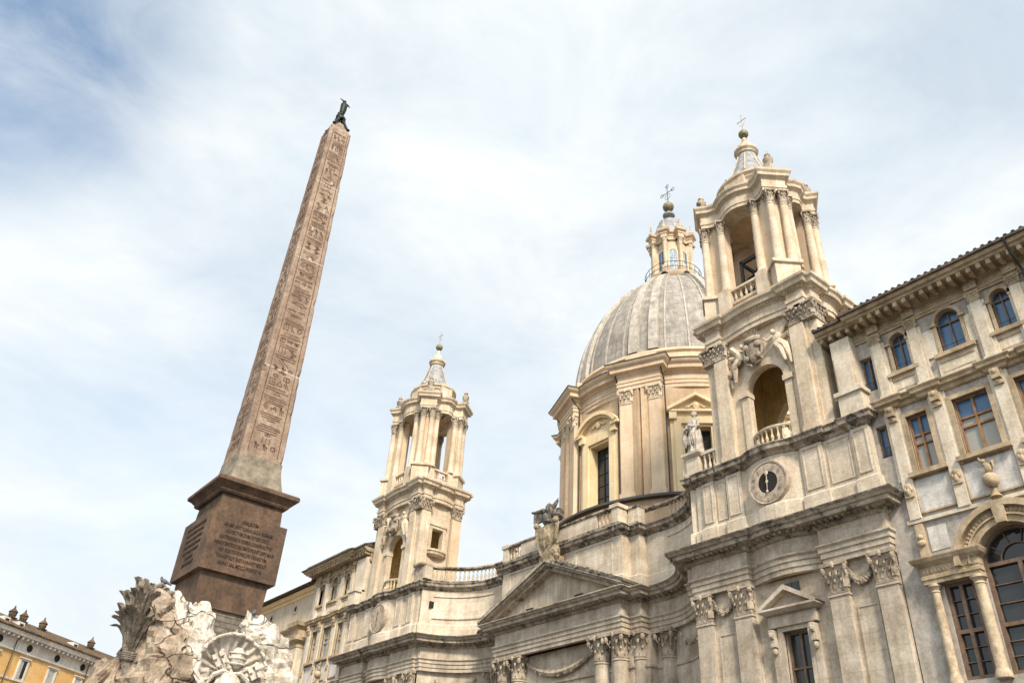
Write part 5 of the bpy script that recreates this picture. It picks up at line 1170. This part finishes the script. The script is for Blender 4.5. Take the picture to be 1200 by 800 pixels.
# hieroglyph bands
def ribbon(mb, face, pts, w_=.035):
    # pts in (u, z) metres on face
    for (u0, z0), (u1, z1) in zip(pts[:-1], pts[1:]):
        d = Vector((u1 - u0, z1 - z0)); L = d.length
        if L < 1e-5: continue
        d /= L; nn = Vector((-d.y, d.x)) * w_ / 2; d2 = d * w_ * .3
        cs = [(u0 - d2.x + nn.x, z0 - d2.y + nn.y), (u1 + d2.x + nn.x, z1 + d2.y + nn.y), (u1 + d2.x - nn.x, z1 + d2.y - nn.y), (u0 - d2.x - nn.x, z0 - d2.y - nn.y)]
        def q(uu, zz, o):
            h = half(zz) + o
            return {0: (OX + h, OY + uu, zz), 1: (OX + uu, OY - h, zz), 2: (OX - h, OY - uu, zz), 3: (OX - uu, OY + h, zz)}[face]
        v8 = [q(a, b, -.02) for a, b in cs] + [q(a, b, .006) for a, b in cs]
        mb.add(v8, [(4, 5, 6, 7), (0, 1, 5, 4), (1, 2, 6, 5), (2, 3, 7, 6), (3, 0, 4, 7)])
def G(kind):
    c = lambda cx_, cy_, r_, n=8: [(cx_ + r_ * cos(2 * pi * t / n), cy_ + r_ * sin(2 * pi * t / n)) for t in range(n + 1)]
    return {
        0: [[(-.4, 0), (.4, 0)], [(-.4, .2), (.4, .2)]], 1: [c(0, .1, .3)], 2: [c(0, .1, .3), c(0, .1, .08, 5)],
        3: [[(-.45, .0), (-.3, .2), (-.15, 0), (0, .2), (.15, 0), (.3, .2), (.45, 0)]],
        4: [[(-.4, .3), (-.1, .35), (.1, .1), (.4, -.1), (.1, -.15), (-.15, .1), (-.1, .35)], [(.05, -.15), (.05, -.45)], [(-.05, -.1), (-.08, -.45)], [(-.2, -.45), (.2, -.45)]],
        5: [[(0, -.45), (0, .1)], [(-.25, 0), (.25, 0)], c(0, .28, .16, 7)],
        6: [[(-.3, -.4), (-.3, .4)], [(0, -.4), (0, .4)], [(.3, -.4), (.3, .4)]],
        7: [[(-.35, -.4), (-.35, .4), (.35, .4), (.35, -.4), (-.35, -.4)], [(0, -.2), (0, .2)]],
        8: [[(-.4, -.3), (0, .4), (.4, -.3)], [(-.2, -.3), (.2, -.3)]],
        9: [[(-.4, .1), (-.1, .3), (.2, .3), (.45, .1), (.1, 0), (-.4, .1)], [(.1, 0), (.2, -.2)]],
        10: [[(-.1, -.45), (-.1, .2)], c(-.1, .32, .12, 6), [(-.1, .1), (.3, .1), (.3, -.1)], [(.15, -.45), (.1, 0)]],
        11: [[(-.45, 0), (.45, 0)], [(-.3, 0), (-.3, -.3)], [(.3, 0), (.3, -.3)], [(-.1, 0), (.1, .3), (.3, 0)]],
        12: [[(.3, -.4), (-.3, .4)], [(-.3, .4), (-.1, .45)], [(.0, -.4), (-.45, .2)]],
    }[kind]
hg = []
for face in range(4):
    m = MB(); rr = random.Random(20 + face); z = Z0 + .3
    while z < Z1 - .35:
        h = half(z) * .60; rowh = rr.choice((.18, .24, .32, .42)) * (.7 + .3 * half(z) / H0); n = rr.choice((1, 2, 3, 3))
        for k in range(n):
            cx_ = (-h + 2 * h * (k + .5) / n); sx = min(2 * h / n * .92, rowh * 1.8); kd = rr.randrange(13)
            for st_ in G(kd): ribbon(m, face, [(cx_ + a * sx, z + rowh / 2 + b * rowh) for a, b in st_], .034 if face < 2 else .05)
        if rr.random() < .38:
            z += rowh * 1.05; nb_ = rr.choice((2, 3, 4)); rowh = .085 * nb_
            for k in range(nb_): ribbon(m, face, [(-h * rr.uniform(.7, 1), z + .085 * k), (h * rr.uniform(.6, 1), z + .085 * k + rr.uniform(-.02, .02))], .038)
        z += rowh * 1.04
    for q in (-1, 1):
        pts = [(q * half(Z0 + (Z1 - Z0) * t / 10) * .70, Z0 + .15 + (Z1 - Z0 - .3) * t / 10) for t in range(11)]; ribbon(m, face, pts, .03)
    O(m, 'hieroglyph_band', GLY, sh)
MORT = mat('pale_mortar', (.48, .42, .35), sc=6, streak=0)
# repair joints (pale mortar)
m = MB()
for zz, tl in ((22.3, .12), (17.1, -.05), (26.6, .06)):
    h0 = half(zz) + .004
    m.add([(OX + h0, OY - h0, zz), (OX + h0, OY + h0 * .9, zz + tl), (OX + h0, OY + h0 * .9, zz + tl + .05), (OX + h0, OY - h0, zz + .05), (OX + h0 - .05, OY - h0, zz), (OX + h0 - .05, OY + h0 * .9, zz + tl), (OX + h0 - .05, OY + h0 * .9, zz + tl + .05), (OX + h0 - .05, OY - h0, zz + .05)], [(0, 1, 2, 3), (0, 1, 5, 4), (3, 2, 6, 7)])
for zz, uu in ((22.5, .0), (25.2, .1), (24.0, -.2), (26.9, .15)):
    m.ell((OX + half(zz), OY + uu, zz), (.02, .07, .10), n=7, m=5, amp=.9, seed=zz)
[O(k_, 'repair_mortar', MORT, sh) for k_ in pieces(m)]
def concave(z0, z1, a, b, n=8): return [(a + (b - a) * (1 - sqrt(max(0, 1 - (i / n) ** 2))), z0 + (z1 - z0) * (1 - i / n)) for i in range(n + 1)][::-1]
m = MB(); sq = [(OX - 1, OY - 1), (OX + 1, OY - 1), (OX + 1, OY + 1), (OX - 1, OY + 1)]
prf = [(-.02, 12.4), (-.02, 12.5)] + [(-.06 - .16 * sin(pi / 2 * t / 6), 12.5 + 1.05 * (t / 6)) for t in range(7)]
m.sweep(sq, prf, closed=True, back=.9); O(m, 'granite_foot', GRF)
m = MB(); m.sweep(sq, [(.15, 11.9), (.2, 11.96), (.2, 12.02), (.3, 12.12), (.42, 12.2), (.42, 12.3), (.38, 12.36), (0, 12.46)], closed=True, back=.9); O(m, 'pedestal_cornice', GRB)
m = MB(); m.frustum(OX, OY, 11.2, 11.92, 1.08, 1.08, 1.04, 1.04); O(m, 'pedestal_die', GRB)
m = MB(); m.frustum(OX, OY, 8.3, 9.35, 1.06, 1.06, 1.1, 1.1); O(m, 'pedestal_base', GRB)
m = MB(); b = 1.26
m.plan([(OX - b, OY - b), (OX + b, OY - b), (OX + b, OY + b), (OX - b, OY + b)], 9.35, 11.25); blk = O(m, 'inscribed_block', GRB)
m = MB(); m.frustum(OX, OY, 6.0, 8.32, 1.0, 1.0, .98, .98); O(m, 'base_course', COURSE)
LINES = ["OBELISCVM", "AB IMP ANT CARACALLA ROMAM", "ADVECTVM CVM INTER CIRCI", "CASTRENSIS RVDERA CONFRACTVS", "INNOCENTIVS DECIMVS PONT OPT MAX", "AD FONTIS FORIQVE ORNATVM", "TRANSTVLIT INSTAVRAVIT EREXIT", "ANNO SAL MDCLI PONTIF VII"]
def inscription(lines, loc, rot, size, parent, name='inscription_line', ls=1.0):
    for i, l_ in enumerate(lines): inscribe([l_], (loc[0], loc[1], loc[2] - i * size * ls), rot, size, parent, name, 1)
def inscribe(lines, loc, rot, size, parent, name='inscription_line', ls=None):
    cu = bpy.data.curves.new('t', 'FONT'); cu.body = '\n'.join(lines); cu.size = size; cu.align_x = 'CENTER'; cu.space_line = ls or 1.0; cu.extrude = .008; cu.offset = .004; cu.resolution_u = 2
    t = bpy.data.objects.new('t', cu); COL.objects.link(t); bpy.context.view_layer.update()
    me = bpy.data.meshes.new_from_object(t.evaluated_get(bpy.context.evaluated_depsgraph_get())); bpy.data.objects.remove(t)
    me.transform(Matrix.Translation(Vector(loc) - Vector(parent.parent.location)) @ Matrix.Rotation(rot, 4, 'Z') @ Matrix.Rotation(pi / 2, 4, 'X') @ Matrix.Diagonal((.66, 1, 1, 1)))
    me.materials.clear(); me.materials.append(LET); o = bpy.data.objects.new(name, me); COL.objects.link(o); o.parent = parent; return o
inscription(LINES, (OX + b + .002, OY, 10.98), pi / 2, .165, blk, ls=1.22)
inscription(["NOXIA AEGYPTIORVM MONSTRA", "INNOCENS PREMIT COLVMBA", "QVAE PACIS OLEAM GESTANS", "ET VIRTVTVM LILIIS REDIMITA", "OBELISCVM PRO TROPHEO", "SIBI STATVENS", "ROMAE TRIVMPHAT"], (OX, OY - b - .002, 10.9), 0, .165, blk, ls=1.25)
# bronze dove finial
m = MB()
m.tube([(OX, OY, 30.95), (OX, OY, 31.3)], [.1, .08], 8)
for i, j in ((1, 1), (1, -1), (-1, 1), (-1, -1)):
    m.tube([(OX + i * .34, OY + j * .34, 30.62), (OX + i * .22, OY + j * .22, 30.95), (OX + i * .12, OY + j * .12, 31.25), (OX + i * .16, OY + j * .16, 31.4)], [.06, .07, .09, .06], 6); m.ell((OX + i * .36, OY + j * .36, 30.6), (.09, .09, .06), n=6, m=4)
m.ell((OX, OY, 31.45), (.24, .24, .18), amp=.3); m.ell((OX, OY - .1, 31.7), (.1, .1, .1)); m.ell((OX, OY, 31.75), (.12, .12, .14))
m.tube([(OX, OY, 31.8), (OX, OY + .02, 32.1), (OX, OY + .02, 32.4), (OX, OY, 32.55)], [.13, .16, .17, .08], 10)
m.ell((OX, OY, 32.62), (.09, .09, .08), n=8); m.tube([(OX, OY - .05, 32.6), (OX, OY - .15, 32.68), (OX, OY - .27, 32.66)], [.05, .03, .01], 5); m.tube([(OX, OY + .08, 32.55), (OX, OY + .2, 32.52), (OX, OY + .32, 32.46)], [.05, .045, .015], 5)
O(m, 'dove_finial', BRZ, smooth=True)
# ================================================================== fountain rock
fo = root('fountain', (OX, OY, 0), 'sculpted travertine rock fountain with carved palm and papal arms below the obelisk', 'fountain')
def hull(pts, cuts=3, amp=.16, fr=1.3, seed=0, fine=.05):
    bm = bmesh.new()
    for p in pts: bm.verts.new(p)
    bmesh.ops.convex_hull(bm, input=bm.verts)
    for e in [v for v in bm.verts if not v.link_faces]: bm.verts.remove(e)
    for _ in range(cuts): bmesh.ops.subdivide_edges(bm, edges=[e for e in bm.edges if e.calc_length() > .09], cuts=1, use_grid_fill=True)
    bmesh.ops.triangulate(bm, faces=bm.faces)
    bm.normal_update()
    mv = []
    for v in bm.verts:
        p = v.co * fr + Vector((seed, seed * 2, 0))
        strat = noise.noise(Vector((v.co.x * .5, v.co.y * .5, v.co.z * 3.4 + seed))) * .55
        rg_ = 1 - 2 * abs(noise.noise(p * 1.1)); f2 = noise.noise(v.co * 6 + Vector((seed, 0, 0)))
        cell = noise.cell(v.co * 2.6 + Vector((seed, 0, 0))) - .5
        q3 = Vector((v.co.x * 1.35, v.co.y * 1.35, v.co.z * .95)) + Vector((seed, seed, 0)); dd, pp = noise.voronoi(q3)
        hsh = noise.noise(pp[0] * 7.3) * 1.6; pl_n = noise.noise_vector(pp[0] * 3.1); facet = (q3 - pp[0]).dot(pl_n) * 1.5; crack = -1.0 * max(0, .10 - (dd[1] - dd[0])) / .10
        mv.append(v.normal * (amp * (.3 * noise.noise(p) + strat * .45 + hsh * .75 + facet * 1.1 + crack * .7) + fine * .5 * f2 + .10 * (((v.co.z * 1.9 + .8 * noise.noise(v.co * .9)) % 1) - .5)))
    for v, d in zip(bm.verts, mv): v.co += d
    bm.verts.index_update(); bm.faces.ensure_lookup_table()
    out_ = ([tuple(v.co) for v in bm.verts], [tuple(x.index for x in q.verts) for q in bm.faces]); bm.free(); return out_
m = MB()
m.add(*hull([(-25.05, 6.72, 8.62), (-25.0, 6.95, 8.5), (-24.8, 7.5, 8.1), (-24.3, 8.35, 6.9), (-24.1, 8.6, 5.2), (-23.9, 7.7, 5.2), (-24.3, 6.95, 7.3), (-24.9, 6.55, 8.0), (-26.4, 7.2, 8.5), (-26.4, 8.6, 7.9), (-26.4, 8.9, 5.2), (-26.4, 6.8, 5.2)], 4, .13, 1.5, 1))
m.add(*hull([(-24.9, 7.8, 8.25), (-24.7, 8.1, 8.2), (-24.6, 8.35, 7.6), (-24.5, 8.5, 6.8), (-24.5, 7.6, 7.4), (-24.2, 7.9, 6.0), (-24.2, 8.9, 5.5), (-25.4, 8.3, 7.9), (-25.4, 7.6, 8.0), (-25.6, 8.6, 5.5), (-25, 7.4, 5.5)], 4, .14, 1.8, 3))
m.add(*hull([(-24.85, 9.35, 8.35), (-24.9, 9.75, 8.3), (-24.8, 10.15, 7.85), (-24.7, 10.75, 7.75), (-24.6, 11.1, 6.9), (-24.4, 11.35, 5.6), (-24.5, 9.35, 7.4), (-24.4, 9.2, 5.6), (-26.5, 9.8, 8.0), (-26.5, 10.9, 7.2), (-26.5, 11.3, 5.6), (-26.0, 9.0, 6.5)], 4, .13, 1.7, 7))
fr1 = m.build('white_rock', ROCK, fo)
m = MB()
m.add(*hull([(-24.9, 6.55, 8.35), (-24.4, 6.85, 8.1), (-24.0, 7.35, 7.35), (-23.75, 7.8, 6.3), (-23.6, 8.0, 5.0), (-24.0, 6.9, 5.0), (-24.3, 6.7, 7.4), (-26.0, 6.6, 8.3), (-26.0, 6.3, 5.0), (-26.5, 7.8, 5)], 4, .12, 1.9, 11))
m.add(*hull([(-25.7, 6.6, 6.8), (-25.9, 6.2, 6.5), (-25.7, 5.7, 5.6), (-25.4, 5.5, 4.5), (-25.3, 6.9, 4.5), (-27.5, 6.3, 6.5), (-27.5, 5.6, 4.5), (-27, 7, 6.8)], 3, .16, 1.4, 14))
m.add(*hull([(OX + a * 3.0, OY + b_ * 4.2, z) for a in (-1, 1) for b_ in (-1, 1) for z in (0.3,)] + [(OX + a * 1.6, OY + b_ * 2.6, 5.7) for a in (-1, 1) for b_ in (-1, 1)] + [(OX + 2.6, OY, 5.0)], 4, .35, .7, 20))
m.build('brown_rock', ROCKD, fo)
m = MB(); m.lathe([(9, 0), (9, .7), (8.6, .9), (8.3, .8), (8.3, .35), (0, .35)], OX, OY, 48); m.build('basin', ROCK, fo)
# carved palm
PXC, PYC, PZ = -25.2, 6.48, 6.5
def frond(mb, az, rtip, ztip, w_, curl, jag=0):
    d = Vector((cos(az), sin(az), 0)); t_ = Vector((-d.y, d.x, 0)); n = 9; vs = []
    for i in range(n + 1):
        t = i / n; rr_ = .16 + (rtip - .16) * (t ** 1.7) + curl * max(0, t - .8) * 2; zz = PZ + (ztip - PZ) * (t - .5 * max(0, t - .88) * 2 * curl * 2)
        ww = w_ * (.25 + 1.1 * t) * (1 if i < n else .55) * (1 + .28 * ((i * 7 + int(az * 9)) % 2)); c = Vector((PXC, PYC, zz)) + d * rr_
        c.z = zz
        for a, o_ in ((-1, -.04), (-.45, .03), (0, -.03), (.45, .03), (1, -.04)): vs.append(c + t_ * (a * ww) + d * (o_ + .02 * sin(i * 2.1 + az * 5)))
        for a, o_ in ((1, -.12), (-1, -.12)): vs.append(c + t_ * (a * ww * .9) + d * o_)
    k = 7
    mb.add([tuple(v) for v in vs], [(i * k + j, i * k + (j + 1) % k, (i + 1) * k + (j + 1) % k, (i + 1) * k + j) for i in range(n) for j in range(k)] + [tuple(range(n * k, n * k + k))])
pm = MB(); pm.tube([(PXC + .1, PYC + .35, 4.6), (PXC + .03, PYC + .22, 5.6), (PXC, PYC + .1, 6.2), (PXC, PYC, 6.5)], [.27, .25, .2, .22], 10)
for k in range(4): pm.tube([(PXC + .24 * cos(2 * pi * t / 10), PYC + .04 + .24 * sin(2 * pi * t / 10), 6.38 + .05 * k + .02 * sin(t)) for t in range(11)], .045, 5)
pt = pm.build('palm_trunk', PALM, fo)
rr = random.Random(9); idx = 0
for tier, (nf, rt_, zt, ww) in enumerate(((22, .74, 7.62, .125), (18, .66, 8.12, .12), (14, .36, 8.55, .11))):
    for k in range(nf):
        az = 2 * pi * (k + tier * .4) / nf + rr.uniform(-.1, .1)
        m = MB(); frond(m, az, rt_ * rr.uniform(.8, 1.18), zt + rr.uniform(-.22, .2), ww * rr.uniform(.7, 1.3), rr.uniform(.1, .5) if tier == 0 else rr.uniform(.05, .3)); m.build('palm_frond', PALM, pt)
# papal shell and arms
m = MB(); SC = Vector((-23.95, 8.97, 6.38)); R0 = 1.0; na = 120; nr = 12; vs = []
for i in range(na + 1):
    a = rad(-35) + rad(250) * i / na; rib = cos(21 * (a)); 
    for j in range(nr + 1):
        t = j / nr; r_ = R0 * t * (1 + .03 * abs(cos(10.5 * a)) * (t > .7)); dx_ = -.42 * (1 - t ** 2) + .06 * rib * t + (.06 if j == nr else 0)
        vs.append((SC.x + dx_ - .1 * sin(a) * t, SC.y + r_ * cos(a) * 1.0, SC.z + r_ * sin(a)))
m.add(vs, [(i * (nr + 1) + j, (i + 1) * (nr + 1) + j, (i + 1) * (nr + 1) + j + 1, i * (nr + 1) + j + 1) for i in range(na) for j in range(nr)])
# solid rim
rim = [(SC.x + .05 * cos(21 * a) + .03 - .1 * sin(a), SC.y + R0 * 1.01 * cos(a), SC.z + R0 * 1.01 * sin(a)) for a in [rad(-35) + rad(250) * i / 90 for i in range(91)]]
m.tube(rim, .045, 6); m.ell((SC.x - .9, SC.y, SC.z), (.4, .9, .9), n=20, m=12)
shl = m.build('scallop_shell', SHELL, fo)
m = MB(); m.ell((SC.x + .02, SC.y + .08, SC.z + .35), (.2, .23, .30), n=14, m=12, amp=.12, fr=9)
for zz in (.18, .33, .47): m.tube([(SC.x + .02 + .2 * cos(2 * pi * t / 14), SC.y + .08 + .24 * sin(2 * pi * t / 14), SC.z + zz) for t in range(15)], .03, 5)
m.build('papal_tiara', SHELL, shl)
m = MB()
for q in (-1, 1):
    def kp(l, o=0): a = rad(34 if q > 0 else 128); return (SC.x + .05, SC.y + .05 + l * cos(a) - o * sin(a), SC.z - .12 + l * sin(a) + o * cos(a))
    m.tube([kp(-.3), kp(.8)], .045, 6)
    for l in (.25, .42, .74): m.ell(kp(l), (.07, .07, .07), n=8)
    c = kp(.6, .0); dy, dz = kp(.6, -q * .17)[1] - c[1], kp(.6, -q * .17)[2] - c[2]
    cc = Vector((SC.x + .06, c[1] + dy, c[2] + dz)); a = rad(34 if q > 0 else 38)
    for (y0, y1, z0, z1, xo) in ((-.17, .17, -.17, .17, -.04), (-.17, -.04, .04, .17, .05), (.04, .17, .04, .17, .05), (-.17, -.04, -.17, -.04, .05), (.04, .17, -.17, -.04, .05)):
        sub = MB(); sub.box(-.06, xo, y0, y1, z0, z1); m.add([(cc.x + x, cc.y + y * cos(a) - z * sin(a), cc.z + y * sin(a) + z * cos(a)) for x, y, z in sub.v], sub.f)
m.build('crossed_keys', SHELL, shl)
m = MB(); m.ell((SC.x + .1, SC.y - .05, SC.z - .55), (.25, .42, .5), n=14, m=10, amp=.15, seed=5)
for q in (-1, 1): m.tube([(SC.x + .1, SC.y - .05, SC.z - .1), (SC.x + .15, SC.y - .05 + q * .25, SC.z - .05), (SC.x + .15, SC.y - .05 + q * .5, SC.z - .2), (SC.x + .1, SC.y - .05 + q * .62, SC.z - .5)], [.05, .06, .07, .05], 6)
m.tube([(SC.x + .1, SC.y + .7, SC.z - .45), (SC.x + .2, SC.y + 1.0, SC.z - .35), (SC.x + .2, SC.y + 1.15, SC.z - .2), (SC.x + .2, SC.y + 1.1, SC.z - .1)], [.07, .07, .06, .02], 6)
m.tube([(SC.x, SC.y - .95, SC.z + .1), (SC.x + .1, SC.y - 1.05, SC.z - .2), (SC.x + .15, SC.y - .85, SC.z - .45), (SC.x + .1, SC.y - .7, SC.z - .6)], [.06, .1, .12, .1], 7)
m.build('arms_cartouche', SHELL, shl)
# pigeons
def pigeon(x, y, z, az, lab):
    p = root('pigeon', (x, y, z), lab, 'pigeon'); c, s_ = cos(az), sin(az); m = MB()
    m.ell((x, y, z + .1), (.075, .12, .07), rot=(.35, 0, az - pi / 2), n=10, m=8); m.ell((x + c * .1, y + s_ * .1, z + .2), (.035, .035, .038), n=8)
    m.tube([(x + c * .07, y + s_ * .07, z + .13), (x + c * .1, y + s_ * .1, z + .19)], [.05, .03], 7); m.tube([(x + c * .12, y + s_ * .12, z + .2), (x + c * .16, y + s_ * .16, z + .19)], [.012, .003], 5)
    m.tube([(x - c * .08, y - s_ * .08, z + .08), (x - c * .22, y - s_ * .22, z + .02)], [.045, .03], 6)
    for q in (-1, 1): m.tube([(x - s_ * .03 * q, y + c * .03 * q, z + .06), (x - s_ * .03 * q, y + c * .03 * q, z - .02)], .008, 4)
    m.build('body', FEATH, p, smooth=True)
pigeon(-25.1, 6.8, 8.53, rad(-120), 'dark pigeon perched on the white rock tip left of the pedestal')
pigeon(-24.85, 9.58, 8.2, rad(150), 'small pigeon standing on the right rock beneath the pedestal')
